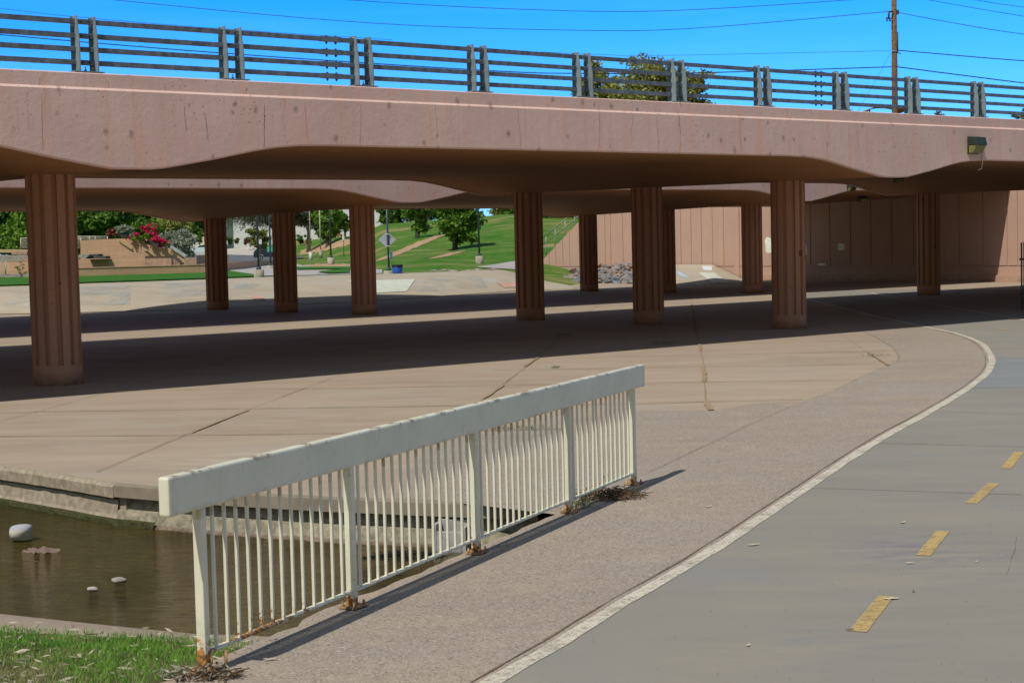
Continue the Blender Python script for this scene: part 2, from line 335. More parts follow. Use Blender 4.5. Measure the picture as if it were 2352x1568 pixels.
def brick():
    q = NM('tan_block_courses'); b = q.n('ShaderNodeTexBrick'); b.inputs['Scale'].default_value = 1; b.offset = .5
    b.inputs['Color1'].default_value = (.58, .36, .235, 1); b.inputs['Color2'].default_value = (.50, .31, .20, 1); b.inputs['Mortar'].default_value = (.34, .21, .135, 1)
    b.inputs['Brick Width'].default_value = .8; b.inputs['Row Height'].default_value = .10; b.inputs['Mortar Size'].default_value = .010
    sp = q.n('ShaderNodeSeparateXYZ'); q.L(q.geo.outputs['Position'], sp.inputs[0]); cb = q.n('ShaderNodeCombineXYZ')
    q.L(q.math('ADD', sp.outputs[0], sp.outputs[1]), cb.inputs[0]); q.L(sp.outputs[2], cb.inputs[1]); q.L(cb.outputs[0], b.inputs['Vector'])
    c = q.mix(q.ramp(q.noise(.7, 5), [(.4, 0.), (.7, .5)]), b.outputs[0], (.60, .42, .25))
    return q.out(c, .9, q.bump(b.outputs[1], -.4, .02), .2)
m_brick = brick()
m_cap = simple('grey_cap', (.42, .44, .43), .8)
m_smoothpink = simple('pinkish_stucco', (.40, .27, .20), .9)
m_dk = simple('dark_stone', (.09, .085, .08), .9)
m_stone = simple('grey_stone', (.34, .31, .27), .9, .35, 9, .5)
m_rock = simple('riprap_rock', (.27, .23, .21), .95, .45, 3.5, .6)
m_rockb = simple('blue_riprap_rock', (.19, .20, .22), .95, .4, 3.5, .6)
m_pole = simple('dark_blue_pole_paint', (.035, .06, .085), .45, .2, 3, .05, .5)
m_polepale = simple('pale_pole', (.50, .46, .38), .6)
m_plinth = simple('cast_concrete', (.40, .37, .30), .9, .25, 4, .4)
m_blue = simple('blue_plastic', (.015, .09, .42), .45, .15, 5, .05, .5)
m_black = simple('black_rubber', (.012, .012, .014), .7)
m_teal = simple('teal_plastic', (.03, .22, .21), .5)
m_signback = simple('bare_aluminium_sign_back', (.33, .37, .42), .5, .1, 5, .05, .4)
m_signwhite = simple('white_sign_face', (.66, .72, .76), .5, .08)
m_signteal = simple('green_sign_face', (.01, .38, .28), .5, .08)
m_cream = simple('cream_stucco', (.62, .55, .40), .9, .1, 1.5)
m_whitewall = simple('white_stucco', (.66, .66, .66), .9, .08, 1.5)
m_redroof = simple('red_tile_roof', (.45, .15, .10), .85, .25, 4, .4)
m_window = simple('dark_window_glass', (.03, .035, .04), .15, .1, 2, .02, .5)
m_wood = simple('creosoted_pole_wood', (.17, .095, .04), .9, .45, 7, .6)
m_wire = simple('aged_wire', (.03, .05, .07), .6)
m_wirethick = simple('black_cable', (.012, .015, .02), .6)
m_lampgreen = simple('dark_green_lamp_housing', (.018, .035, .028), .5, .2, 5, .1, .5)
m_lens = simple('yellowed_lens', (.20, .19, .06), .25, .25, 12, .1, .5)
m_conduit = simple('pink_conduit', (.58, .42, .36), .6)
m_chain = simple('galvanised_mesh', (.10, .12, .13), .5)
m_handrail = simple('grey_handrail', (.30, .31, .28), .6)
m_algae = simple('ochre_algae', (.16, .10, .018), .8, .5, 12, .6)
m_moss = simple('dark_moss', (.05, .05, .018), .95, .5, 30, .8)
m_mesh = simple('black_debris', (.010, .010, .012), .7)
m_concblock = simple('grey_concrete_block', (.36, .36, .34), .9, .2, 10, .5)
m_carW = simple('white_car_paint', (.62, .72, .76), .25, .04, 2, .0, .6)
m_carB = simple('dark_car_paint', (.02, .022, .045), .25, .04, 2, .0, .6)
m_carR = simple('tail_lamp_red', (.30, .02, .04), .3)
m_rim = simple('wheel_rim', (.35, .36, .38), .35, .1, 2, 0, .5, .6)
m_cloth = simple('faded_pink_cloth', (.21, .15, .12), .9, .35, 14, .6)
m_paintpatch = simple('overpainted_grey_patch', (.50, .52, .50), .9, .14, 3)
m_paintblue = simple('overpainted_blue_patch', (.38, .50, .60), .9, .2, 3)
m_paintwhite = simple('pale_green_patch', (.56, .60, .50), .9, .12, 3)
m_paintpink = simple('overpainted_pink_patch', (.55, .34, .28), .9, .14, 3)
m_buff = simple('beige_buff_paint', (.80, .80, .70), .85, .12, 4)

# ---------------------------------------------------------------- bridge frame
TH = .6815; BV = Vector((math.cos(TH), math.sin(TH), 0)); NV = Vector((math.sin(TH), -math.cos(TH), 0))
A0 = Vector((-7.62, 27.42, 0)); D0 = Vector((-4.73, 52.86, 0)); SPAN = 18.317; COLS = 4.81
WP0 = Vector((21.94, 70.12, 0)); WP1 = Vector((12.88, 84.12, 0)); WD = (WP1-WP0).normalized(); WN = Vector((-WD.y, WD.x, 0))
if WN.y > 0: WN = -WN                                       # points at the camera
CB = (A0 - Vector((0, 0, 0)))

def prof(s):
    """height of the soffit along the bridge: flat caps over the piers, shallow S up to the thin mid-span"""
    s = (s + SPAN/2) % SPAN - SPAN/2; a = abs(s)
    P = [(0, 3.425), (.37, 3.425), (.75, 3.485), (1.44, 3.605), (2.01, 3.72), (2.44, 3.79), (2.88, 3.83), (3.5, 3.845), (20, 3.845)]
    for (x0, z0), (x1, z1) in zip(P, P[1:]):
        if a <= x1: return z0 + (z1-z0)*(a-x0)/(x1-x0)
    return 3.845

# ================================================================= GROUND
def sheet(name, pts, z, m, ngon=True):
    mb = MB(); mb.add([(p[0], p[1], z) for p in pts], [tuple(range(len(pts)))]); o = mb.build(name, m); 
    bm = bmesh.new(); bm.from_mesh(o.data)
    for f in bm.faces:
        if f.normal.z < 0: f.normal_flip()
    bmesh.ops.triangulate(bm, faces=bm.faces); bm.to_mesh(o.data); bm.free(); return struct(o)
def P2(x, y, z=0.):
    p = atz(x, y, z); return (p.x, p.y)
# handrail line
R0 = atz(470, 1545); R1 = atz(1455, 1113); RU = (R1-R0).normalized(); RW = Vector((RU.y, -RU.x, 0)); RLEN = (R1-R0).length
def edge(t, j=0.): p = R0 + RU*t - RW*(.085+j); return (p.x, p.y)
WATER_Z = -.39
sheet('ground', [(-2500, -60), (2500, -60), (2500, 5000), (-2500, 5000)], -1.0, m_desert)
# far edge of the channel
chan = [P2(-300, 1035), P2(0, 1069), P2(150, 1091), P2(270, 1110), P2(460, 1125), P2(753, 1141), P2(1010, 1151), P2(1240, 1160)]
# walkway edge, chipped
rnd = random.Random(3)
edg = [edge(t, rnd.uniform(-.015, .03) + (.05 if 1.2 < t < 1.9 else 0)) for t in np.arange(5.05, .55, -.16)]
ebase = [edge(t, rnd.uniform(-.02, .03)) for t in (.35, .0, -.5, -1.2, -3, -9)]
floor_pts = [(-60, 26)] + [(-30, 21.5)] + chan + edg + ebase + [(40, ebase[-1][1]), (75, 20), (75, 88), WP0[:2], WP1[:2], (9.0, 90.5), (2, 90), (-60, 75)]
floor_pts[-6:-4] = [(75, 88)]
fl = sheet('concrete_floor', [(p[0], p[1]) for p in floor_pts], 0, m_floor)
# exposed aggregate walkway
arc = [(1967,754.6),(2011,774.6),(2051,798.6),(2065,818.6),(2061,830.6),(2031,842.6),(1967,872),(1891,906.6),(1815,934.6)]
white = [(2110,738),(2141,744),(2190,757),(2228,771),(2256,789),(2272,809),(2278,830),(2270,852),(2250,874),(2215,903),(2131,955),(2039,1005),(1939,1068),(1839,1136),(1731,1208),(1607,1291),(1438,1392),(1290,1483),(1146,1569),(1000,1656),(700,1840)]
whitefar = [(2353,788)]
line1 = [(1825,679),(1851,687),(1931,706),(2011,726),(2115,749),(2191,765),(2243,783),(2267,802),(2278,826),(2272,850),(2255,868),(2215,898),(2131,949),(2039,999),(1939,1062),(1839,1130),(1731,1202),(1607,1284),(1430,1387),(1286,1477),(1142,1561),(1000,1645),(700,1820)]
def smooth(pts, n=5):
    p = [Vector((a[0], a[1], 0)) for a in pts]; out = []
    for i in range(len(p)-1):
        a, b, c, d = p[max(i-1, 0)], p[i], p[i+1], p[min(i+2, len(p)-1)]
        for k in range(n):
            t = k/n; out.append(.5*((2*b)+(-a+c)*t+(2*a-5*b+4*c-d)*t*t+(-a+3*b-3*c+d)*t**3))
    out.append(p[-1]); return out
L1 = smooth([P2(*q) for q in line1], 4)
agg = [P2(1000, 1001), P2(1300, 987), P2(1457, 944), P2(1650, 942), P2(1771, 925), P2(1815, 934.6)] + [P2(*q) for q in reversed(arc[:-1])]
k0 = min(range(len(L1)), key=lambda i: (L1[i]-Vector((*P2(2010, 726), 0))).length)
agg += [(p.x, p.y) for p in L1[k0:]] + [edge(-9, -.05), edge(-1.2, -.03), edge(0, -.03), edge(.4, -.02)] + [(p[0]+.012, p[1]-.004) for p in reversed(edg)] + [P2(1010, 1149.5), P2(900, 1144)]
sheet('walkway', agg, .002, m_walk)
# grey shared path, right of the line
road = [(p.x, p.y) for p in L1] + [(14, L1[-1].y), (30, 14), (45, 40), (46, 60), P2(2352, 664), P2(2100, 664), P2(1900, 668)]
sheet('path', road, .004, m_road)
sheet('repaved_patch', [P2(2279, 822), P2(2420, 822), P2(2420, 889), P2(2232, 891), P2(2256, 874), P2(2272, 852)], .006, m_roadblue)

def ribbon(name, pts, w, z, m, sm=0, jit=0., var=0.):
    p = smooth([(q[0], q[1]) for q in pts], sm) if sm else [Vector((q[0], q[1], 0)) for q in pts]
    if jit:
        q2 = []
        for a, b in zip(p, p[1:]):
            n = max(1, int((b-a).length/.35))
            for k in range(n): q2.append(a.lerp(b, k/n))
        q2.append(p[-1]); p = q2
    vs = []; fs = []; r = random.Random(len(pts)*7+int(abs(pts[0][0])*31))
    for i, a in enumerate(p):
        t = (p[min(i+1, len(p)-1)]-p[max(i-1, 0)]).normalized(); n = Vector((-t.y, t.x, 0)); j = r.uniform(-jit, jit); ww = w*(1+r.uniform(-var, var))
        vs += [a+n*(ww/2+j)+Vector((0, 0, z)), a-n*(ww/2-j)+Vector((0, 0, z))]
    for i in range(len(p)-1): fs.append((2*i, 2*i+1, 2*i+3, 2*i+2))
    return vs, fs
def ribobj(name, items, z, m):
    mb = MB()
    for i, (pts, w, jit, var) in enumerate(items):
        vs, fs = ribbon(name, pts, w, z+i*.00008, m, 0, jit, var); mb.add(vs, fs)
    o = mb.build(name, m, fix=False)
    bm = bmesh.new(); bm.from_mesh(o.data)
    for f in bm.faces:
        if f.normal.z < 0: f.normal_flip()
    bm.to_mesh(o.data); bm.free(); return struct(o)
PP = lambda *a: [P2(*q) for q in a]
ribobj('edge_line', [([(p.x, p.y) for p in L1], .105, .006, .12), (PP((2000,672),(2023,678),(2091,690),(2171,704),(2271,721),(2352,735),(2600,782)), .1, .004, .1)], .008, m_white)
# gap of dirt beside the line
off = [p + Vector((-(L1[min(i+1, len(L1)-1)]-L1[max(i-1, 0)]).normalized().y, (L1[min(i+1, len(L1)-1)]-L1[max(i-1, 0)]).normalized().x, 0))*-.10 for i, p in enumerate(L1)]
ribobj('edge_gap', [([(p.x, p.y) for p in off[k0+6:]], .012, .005, .7)], .0066, m_darkline)
dashes = []
for a, b in [((1970,1452),(2035,1371)), ((2120,1277),(2166,1221)), ((2230,1157),(2282,1111)), ((2310,1077),(2341,1039)), ((2372,1010),(2392,980)), ((2284,754),(2318,758)),((2232,744),(2258,745)), ((2358,766),(2385,771)), ((1920,688),(1930,692)), ((1885,680),(1895,683))]:
    dashes.append((PP(a, b), .095 if a[1] > 900 else .09, .0, .0))
def dashpoly():
    mb = MB(); r = random.Random(5)
    for i, (pts, w_, _, _) in enumerate(dashes):
        a, b = Vector((*pts[0], 0)), Vector((*pts[1], 0)); t = (b-a).normalized(); n = Vector((-t.y, t.x, 0)); L_ = []; R_ = []; k = 14
        for q in range(k+1):
            c = a.lerp(b, q/k); L_.append(c+n*(w_/2+r.uniform(-.0025, .0025))); R_.append(c-n*(w_/2+r.uniform(-.0025, .0025)))
        vs = []; 
        for l_, r_ in zip(L_, R_): vs += [l_+Vector((0, 0, .0078)), r_+Vector((0, 0, .0078))]
        mb.add(vs, [(2*q+1, 2*q+3, 2*q+2, 2*q) for q in range(k)])
    return struct(mb.build('centre_line', m_yellow))
dashpoly()
# joints in the concrete
J = [PP((0,1003),(425,1000),(847,995),(1120,989),(1290,986)), PP((0,950),(97,946),(500,940),(1070,932),(1457,928),(1621,923),(1843,918)),
     PP((0,912),(381,896),(847,891),(1203,884),(1483,880),(1967,873)), PP((1130,850),(1280,848),(1478,845),(2011,836.6)),
     PP((1411,818.6),(2035,807)), PP((1691,788.6),(1987,782)), PP((0,865),(500,845),(1500,800)), PP((0,822),(600,792),(1200,760),(1700,742)), PP((0,790),(500,774),(1300,735)), PP((0,757),(700,728),(1500,700)),
     PP((2023,1018),(2352,1027),(2600,1034)), PP((1863,1121),(2352,1137),(2600,1145)), PP((2223,892.6),(2352,890)), PP((2151,944.6),(2352,952.6))]
Jd = [PP((222,1085),(236,1079),(425,1000),(576,939),(695,894),(796,857),(900,826),(1050,785),(1150,757)), PP((0,968),(83,946.6),(259,898),(400,862),(504,833),(590,808),(770,763),(847,747),(960,722),(1100,690)),
      PP((1103,922),(1156,883),(1237,822),(1290,767),(1338,722),(1363,709),(1425,662)), PP((1871,734.6),(1955,782.6),(1991,810.6),(2041,838.6)),
      PP(*(arc + [(1699,986.6),(1499,1081.8),(1475,1094)])), PP((1647,941),(1771,925)), PP((0,812),(250,770),(540,715)), PP((450,780),(640,745),(900,700))]
ribobj('joint_filler', [(j, .030, .006, .35) for j in J[:10]], .0092, m_jointlight)
ribobj('paving_joints', [(j, .009, .006, .7) for j in J[:10]], .0108, m_darkline)
ribobj('path_joints', [(j, .012, .003, .3) for j in J[10:]], .0075, simple('path_joint_light', (.40, .37, .31), .9, .3, 20))
ribobj('path_joint_shadow', [([(a+.004, b+.011) for a, b in j], .005, .003, .8) for j in J[10:]], .0082, simple('path_joint_dark', (.20, .175, .15), .9, .3, 20))
ribobj('slab_joints', [(j, .009 if i not in (3, 4) else .005, .006, .6) for i, j in enumerate(Jd)], .0128, m_darkline)
ribobj('sandy_joint', [(PP((1631,942.6),(1621,922.6),(1617,876),(1617,842.6),(1607,792.6),(1601,766.6),(1587,690.6),(1581,662.6)), .02, .004, .3),
                       (PP((1632,943),(1623,922)), .085, .01, .15), (PP((1619,877),(1615,843)), .075, .01, .2), (PP((1609,806),(1606,786)), .06, .006, .2),
                       (PP((1112,916),(1158,885)), .045, .008, .3), (PP((1206,842),(1237,821)), .05, .008, .3), (PP((440,995),(570,943)), .03, .008, .5),
                       (PP((1993,809),(2041,840)), .05, .01, .5), (PP((1600,765),(1589,700)), .07, .006, .3)], .0145, m_sand)
# weathered cracks
r = random.Random(11); items = []
for x, y, dx, dy in [(2335,1235,-22,90)]:
    pts = []; 
    for k in range(7): pts.append(P2(x+dx*k/6+r.uniform(-5, 5), y+dy*k/6))
    items.append((pts, .0018, .002, .6))
ribobj('hairline_cracks', items, .0085, m_darkline)

# ---- channel: coping, wall, bed, water
def chanwall():
    pts = [Vector((p[0], p[1], 0)) for p in chan]
    q = []
    for a, b in zip(pts, pts[1:]):
        n = max(1, int((b-a).length/.12))
        for k in range(n): q.append(a.lerp(b, k/n))
    q.append(pts[-1]); kc = min(range(len(q)), key=lambda i: (q[i]-pts[3]).length); r = random.Random(2)
    def strip(name, i0, i1, prof_, m, jit):
        vs = []; fs = []; K = len(prof_)
        for i in range(i0, i1+1):
            t = (q[min(i+1, len(q)-1)]-q[max(i-1, 0)]).normalized(); n = Vector((t.y, -t.x, 0))
            if n.y > 0: n = -n
            for k, (d, z) in enumerate(prof_):
                jj = jit[k]; vs.append(q[i]+n*(d+r.uniform(-jj, jj))+Vector((0, 0, z+r.uniform(-jj, jj)*.5)))
        for i in range(i1-i0):
            for k in range(K-1): fs.append((i*K+k, i*K+k+1, (i+1)*K+k+1, (i+1)*K+k))
        mb = MB(); mb.add(vs, fs); return mb.build(name, m)
    root = empty('channel_wall', pts[3], 0, 'low concrete channel wall with overhanging coping and mossy waterline', 'wall')
    def par(o): o.parent = root; o.location = -pts[3]; return o
    par(strip('coping', 0, kc, [(-.02, .003), (.03, .001), (.055, -.03), (.05, -.13), (.0, -.15), (-.05, -.16)], m_plinthR, [.0, .003, .005, .005, .004, 0]))
    par(strip('coping', kc, len(q)-1, [(-.02, .003), (.05, .001), (.055, -.01), (.05, -.12), (-.03, -.125), (-.10, -.13)], m_cop2, [.0, .002, .002, .002, 0, 0]))
    par(strip('wall_face', 0, kc, [(-.05, -.15), (-.0, -.16), (.02, -.30), (.05, -.36)], m_plinthR, [0, .004, .004, .004]))
    par(strip('wall_face', kc, len(q)-1, [(-.10, -.12), (-.06, -.20), (-.05, -.24), (.0, -.25), (.03, -.35), (.06, -.45)], m_rough, [0, .003, .003, .006, .010, .010]))
    t_ = (q[kc+1]-q[kc-1]).normalized(); n_ = Vector((t_.y, -t_.x, 0)); n_ = n_ if n_.y < 0 else -n_
    mb = MB(); c_ = q[kc]; mb.prism([c_-t_*.05-n_*.35+Vector((0, 0, -.62)), c_+t_*.09-n_*.35+Vector((0, 0, -.62)), c_+t_*.09-n_*.02+Vector((0, 0, -.62)), c_-t_*.05-n_*.02+Vector((0, 0, -.62))], (0, 0, .49)); par(mb.build('joint_pier', m_plinthR))
    par(strip('waterline_moss', kc+3, len(q)-1, [(.032, -.355), (.05, -.37), (.06, -.385), (.05, -.45)], m_darkline, [.004, .006, .01, .01]))
    par(strip('waterline_moss', 0, kc+4, [(.049, -.325), (.07, -.345), (.08, -.38), (.07, -.45)], m_moss, [.003, .008, .01, .01]))
m_plinthR = simple('weathered_coping', (.34, .285, .215), .92, .25, 14, .7)
m_cop2 = simple('smooth_grey_coping', (.27, .225, .17), .9, .15, 5, .3)
m_rough = simple('rough_stained_wall', (.31, .275, .20), .95, .4, 16, 1.)
chanwall()
# channel bed and near bank
sheet('channel_bed', [(-40, 7), (1.4, 7), (1.6, 16.5), (-40, 24)], -.62, simple('silty_bed', (.05, .035, .015), .95, .5, 3))
wo = sheet('water', [(-40, 9.3), edge(-.3, .0), edge(5.0, -.03)] + [(p_[0], p_[1]+.35) for p_ in reversed(chan)] + [(-30, 22)], WATER_Z, m_water)
# walkway side face (drops to the water)
mb = MB(); ee = edg + ebase
for a, b in zip(ee, ee[1:]): mb.add([(a[0], a[1], -.001), (b[0], b[1], -.001), (b[0]+.05, b[1]-.01, -.7), (a[0]+.05, a[1]-.01, -.7)], [(0, 1, 2, 3)])
struct(mb.build('walkway_edge', m_rough))
# near concrete bank and turf
def near_bank():
    xs = [-700, -300, 0, 150, 300, 455, 560, 626, 660]
    wy = [1330, 1368, 1408, 1424, 1440, 1455, 1458, 1461, 1464]
    ty = [1395, 1425, 1450, 1461, 1472, 1480, 1487, 1480, 1470]
    vs = []; fs = []
    for i, x in enumerate(xs):
        a = atz(x, wy[i], -.40); a0 = a + Vector((0, .25, -.12)); b = atz(x, ty[i]+6, -.05); c = b + Vector((.05, -.35, -.02))
        vs += [a0, a, a.lerp(b, .5)+Vector((0, 0, .01)), b, c]
    for i in range(len(xs)-1):
        for k in range(4): fs.append((i*5+k, i*5+k+1, (i+1)*5+k+1, (i+1)*5+k))
    mb = MB(); mb.add(vs, fs, True); return struct(mb.build('channel_bank', m_floor))
near_bank()
def turf():
    # soil surface under the near grass
    xs = np.linspace(-14, 0, 57); rows = 16; vs = []; fs = []
    def front(x):   # back edge of the turf (towards the water)
        a = atz(0, 1452, -.05); b = atz(455, 1481, -.05); t = (x-a.x)/(b.x-a.x); return a.y+(b.y-a.y)*t
    X = []
    for i, x in enumerate(xs):
        yb = front(x)
        for k in range(rows):
            y = yb + (-.5-yb)*k/(rows-1)
            # right limit is the walkway edge
            tt = (y-R0.y)/RU.y; ex = (R0+RU*tt).x - .10
            xx = min(x, ex)
            z = -.045 + .06*min(1, k/2.) + .012*math.sin(x*3.1+y*2.3)
            if k > 0 and xx == ex: z = min(z, -.006)
            vs.append((xx, y, min(z, .03)))
    for i in range(len(xs)-1):
        for k in range(rows-1): fs.append((i*rows+k, i*rows+k+1, (i+1)*rows+k+1, (i+1)*rows+k))
    mb = MB(); mb.add(vs, fs, True); o = mb.build('turf_ground', m_soil); struct(o)
    return front
front = turf()

def quads(name, C, D, W, m, parent=None, tri=False):
    """C centres, D half-length vectors, W half-width vectors -> one mesh of leaf faces"""
    n = len(C); V = np.empty((n*4, 3)); V[0::4] = C-D; V[1::4] = C+W; V[2::4] = C+D; V[3::4] = C-W
    me = bpy.data.meshes.new(name); me.vertices.add(n*4); me.vertices.foreach_set('co', V.ravel())
    me.loops.add(n*4); me.loops.foreach_set('vertex_index', np.arange(n*4)); me.polygons.add(n); me.polygons.foreach_set('loop_start', np.arange(0, n*4, 4))
    try: me.polygons.foreach_set('loop_total', np.full(n, 4))
    except Exception: pass
    me.update(calc_edges=True); me.validate(); me.materials.append(m); o = bpy.data.objects.new(name, me); link(o, parent); return o
def grassblades():
    n = 34000; x = rng.uniform(-4.2, -1.0, n*2); y = rng.uniform(6.9, 9.9, n*2)
    yb = np.array([front(a) for a in x]); tt = (y-R0.y)/RU.y; ex = R0.x+RU.x*tt-.10
    dens = .5+.5*np.sin(x*4.3+1.3*np.sin(y*5.1))*np.sin(y*3.7+x*1.9)
    bare = (x < -2.5) & (y < 8.6)
    keep = (y < yb+rng.uniform(-.05, .06, n*2)) & (x < ex-rng.uniform(0, .05, n*2)) & (rng.random(n*2) < np.where(bare, .25+.5*dens, .55+.45*dens)) & ~((y < 8.15) & (x > -1.85))
    x = x[keep][:n]; y = y[keep][:n]; yb = yb[keep][:n]; n = len(x)
    z = np.where(y > yb-.35, -.03, .0)
    h = rng.uniform(.008, .028, n)*np.where(x > -2.3, 1.1, .8); a = rng.uniform(0, 2*np.pi, n); lean = rng.uniform(.1, .9, n)
    D = np.stack([np.cos(a)*h*lean, np.sin(a)*h*lean, h], 1); b = rng.uniform(0, 2*np.pi, n); W = np.stack([np.cos(b), np.sin(b), b*0], 1)*.0022
    C = np.stack([x, y, z], 1)+D; D = D*1.0
    dry = rng.random(n) < np.clip(.12+.5*(np.sin(x*2.1+.7)*np.sin(y*2.9+x)+.15)+np.where((x < -2.4) & (y < 8.9), .45, 0), .05, .85)
    tag(quads('grass', C[~dry], D[~dry], W[~dry], m_lawn_blade), kind='stuff'); tag(quads('dry_grass', C[dry], D[dry], W[dry], m_dry_blade), kind='stuff')
    # leaf litter lying in it
    n = 900; x = rng.uniform(-4.2, -1.25, n); y = rng.uniform(7.0, 9.6, n); ex = R0.x+RU.x*(y-R0.y)/RU.y; yb = np.array([front(a) for a in x])
    k = (y < yb) & (x < ex+.02); x = x[k]; y = y[k]; n = len(x)
    a = rng.uniform(0, 2*np.pi, n); l = rng.uniform(.02, .05, n); D = np.stack([np.cos(a)*l, np.sin(a)*l, rng.uniform(-.01, .012, n)], 1)
    W = np.stack([-np.sin(a), np.cos(a), rng.uniform(-1, 1, n)], 1)*(l*rng.uniform(.08, .2, n))[:, None]; C = np.stack([x, y, np.full(n, .015)+rng.uniform(0, .025, n)], 1)
    tag(quads('leaf_litter', C, D, W, m_dryleaf), kind='stuff')
grassblades()

# ================================================================= FAR BANK AND TERRAIN
bb = [(-250, 727), (0, 722), (180, 718), (470, 710), (850, 691), (1060, 677), (1200, 667), (1300, 664), (1345, 662)]
bt = [(-250, 664, 65.0), (0, 660, 65.4), (180, 653, 65.9), (473, 643, 70.8), (640, 636, 74.5), (900, 629, 78), (1060, 624, 80), (1150, 620, 82), (1186, 628, 82.6), (1250, 646, 82.8), (1345, 663.0, 79.4)]
def lerp_list(L_, x):
    if x <= L_[0][0]: return L_[0][1:]
    for a, b in zip(L_, L_[1:]):
        if x <= b[0]:
            t = (x-a[0])/(b[0]-a[0]); return tuple(a[k]+(b[k]-a[k])*t for k in range(1, len(a)))
    return L_[-1][1:]
def bankpt(x, v):
    a = atz(x, lerp_list(bb, x)[0], 0); py, Y = lerp_list(bt, x); b = aty(x, py, Y); p = a.lerp(b, v)
    H = b.z; u = v; p.z = H*(1-(1-u)**1.6); return p
def bank():
    xs = list(np.arange(-250, 1346, 14.5)); K = 9; vs = []; fs = []
    for x in xs:
        for k in range(K): vs.append(bankpt(x, k/(K-1)))
        e = bankpt(x, 1.); vs.append(e+Vector((0, 1.2, 0.004)))
    for i in range(len(xs)-1):
        for k in range(K): fs.append((i*(K+1)+k, i*(K+1)+k+1, (i+1)*(K+1)+k+1, (i+1)*(K+1)+k))
    mb = MB(); mb.add(vs, fs, True); return struct(mb.build('far_embankment', m_bank))
bank()
def bankpatch(name, quad, m, off=.02):
    # quad given as (px, v) corners lying on the embankment
    mb = MB(); n = 8; vs = []
    for i in range(n+1):
        for j in range(n+1):
            a = [quad[0][k]+(quad[1][k]-quad[0][k])*i/n for k in (0, 1)]; b = [quad[3][k]+(quad[2][k]-quad[3][k])*i/n for k in (0, 1)]
            p = bankpt(a[0]+(b[0]-a[0])*j/n, a[1]+(b[1]-a[1])*j/n); vs.append(p+Vector((0, -.01, off)))
    mb.add(vs, [(i*(n+1)+j, i*(n+1)+j+1, (i+1)*(n+1)+j+1, (i+1)*(n+1)+j) for i in range(n) for j in range(n)], True); return struct(mb.build(name, m))
ribobj('sediment_line', [([(lambda p: (p.x, p.y-.12))(bankpt(x_, .0)) for x_ in range(-200, 1340, 30)], .30, .06, .35)], .02, m_sand)
bankpatch('painted_patch', [(838, .18), (935, .18), (955, .58), (800, .62)], m_paintwhite)
bankpatch('painted_patch', [(1160, .12), (1225, .16), (1225, .33), (1140, .3)], m_paintpink)
bankpatch('painted_patch', [(590, .1), (610, .14), (600, .25), (575, .23)], m_paintpink)
def softpatch():
    q = NM('faded_grey_blue_overpaint'); c = q.mix(q.ramp(q.noise(1.2, 5), [(.4, 0.), (.7, 1.)]), (.40, .42, .40), (.46, .53, .56))
    q.out(c, .9, None, .2); tr = q.n('ShaderNodeBsdfTransparent'); mx = q.n('ShaderNodeMixShader')
    q.L(q.ramp(q.noise(.55, 6, .75, q.coord((1, .7, 1)), .5), [(.46, 0.), (.66, .6)]), mx.inputs[0]); o = [x for x in q.t.nodes if x.type == 'OUTPUT_MATERIAL'][0]
    q.L(tr.outputs[0], mx.inputs[1]); q.L(q.b.outputs[0], mx.inputs[2]); q.L(mx.outputs[0], o.inputs[0]); return q.m
m_soft = softpatch()
bankpatch('faded_paint', [(10, .15), (300, .15), (300, .8), (10, .75)], m_soft)
bankpatch('faded_paint', [(370, .2), (520, .1), (620, .7), (380, .85)], m_soft)
bankpatch('faded_paint', [(960, .15), (1120, .15), (1100, .7), (980, .7)], m_soft)

cols_t = {
 -400: [(85, 1.), (100, 1.05), (130, 1.05), (200, .95), (300, 1.6), (700, 2.)],
 0: [(82, .99), (100, 1.02), (130, 1.02), (200, .9), (300, 1.6), (700, 2.)],
 474: [(83, .97), (100, 1.), (130, 1.), (215, .86), (300, 2.2), (700, 2.6)],
 600: [(84, .93), (100, .98), (140, .95), (228, .82), (262, 2.9), (700, 3.3)],
 700: [(88, 1.0), (110, 1.1), (190, 1.05), (206, 1.9), (226, 3.4), (700, 4.)],
 800: [(88, 1.0), (110, 1.12), (150, 1.25), (175, 2.1), (195, 3.5), (700, 4.2)],
 900: [(84, 1.0), (100, 1.26), (115, 1.59), (140, 2.4), (180, 4.75), (700, 5.3)],
 1000: [(86, 1.05), (97, 1.23), (115, 1.67), (140, 2.86), (175, 4.99), (700, 5.5)],
 1100: [(87, .98), (94, 1.06), (105, 1.37), (138, 3.3), (165, 5.0), (700, 5.6)],
 1180: [(87, .85), (94, 1.0), (105, 1.35), (136, 3.5), (160, 5.1), (700, 5.7)],
 1250: [(86, .2), (94, .35), (105, 1.2), (132, 3.3), (160, 5.1), (700, 5.7)],
 1345: [(84, -.03), (97, .15), (108, 1.7), (130, 3.2), (160, 5.0), (700, 5.6)]}
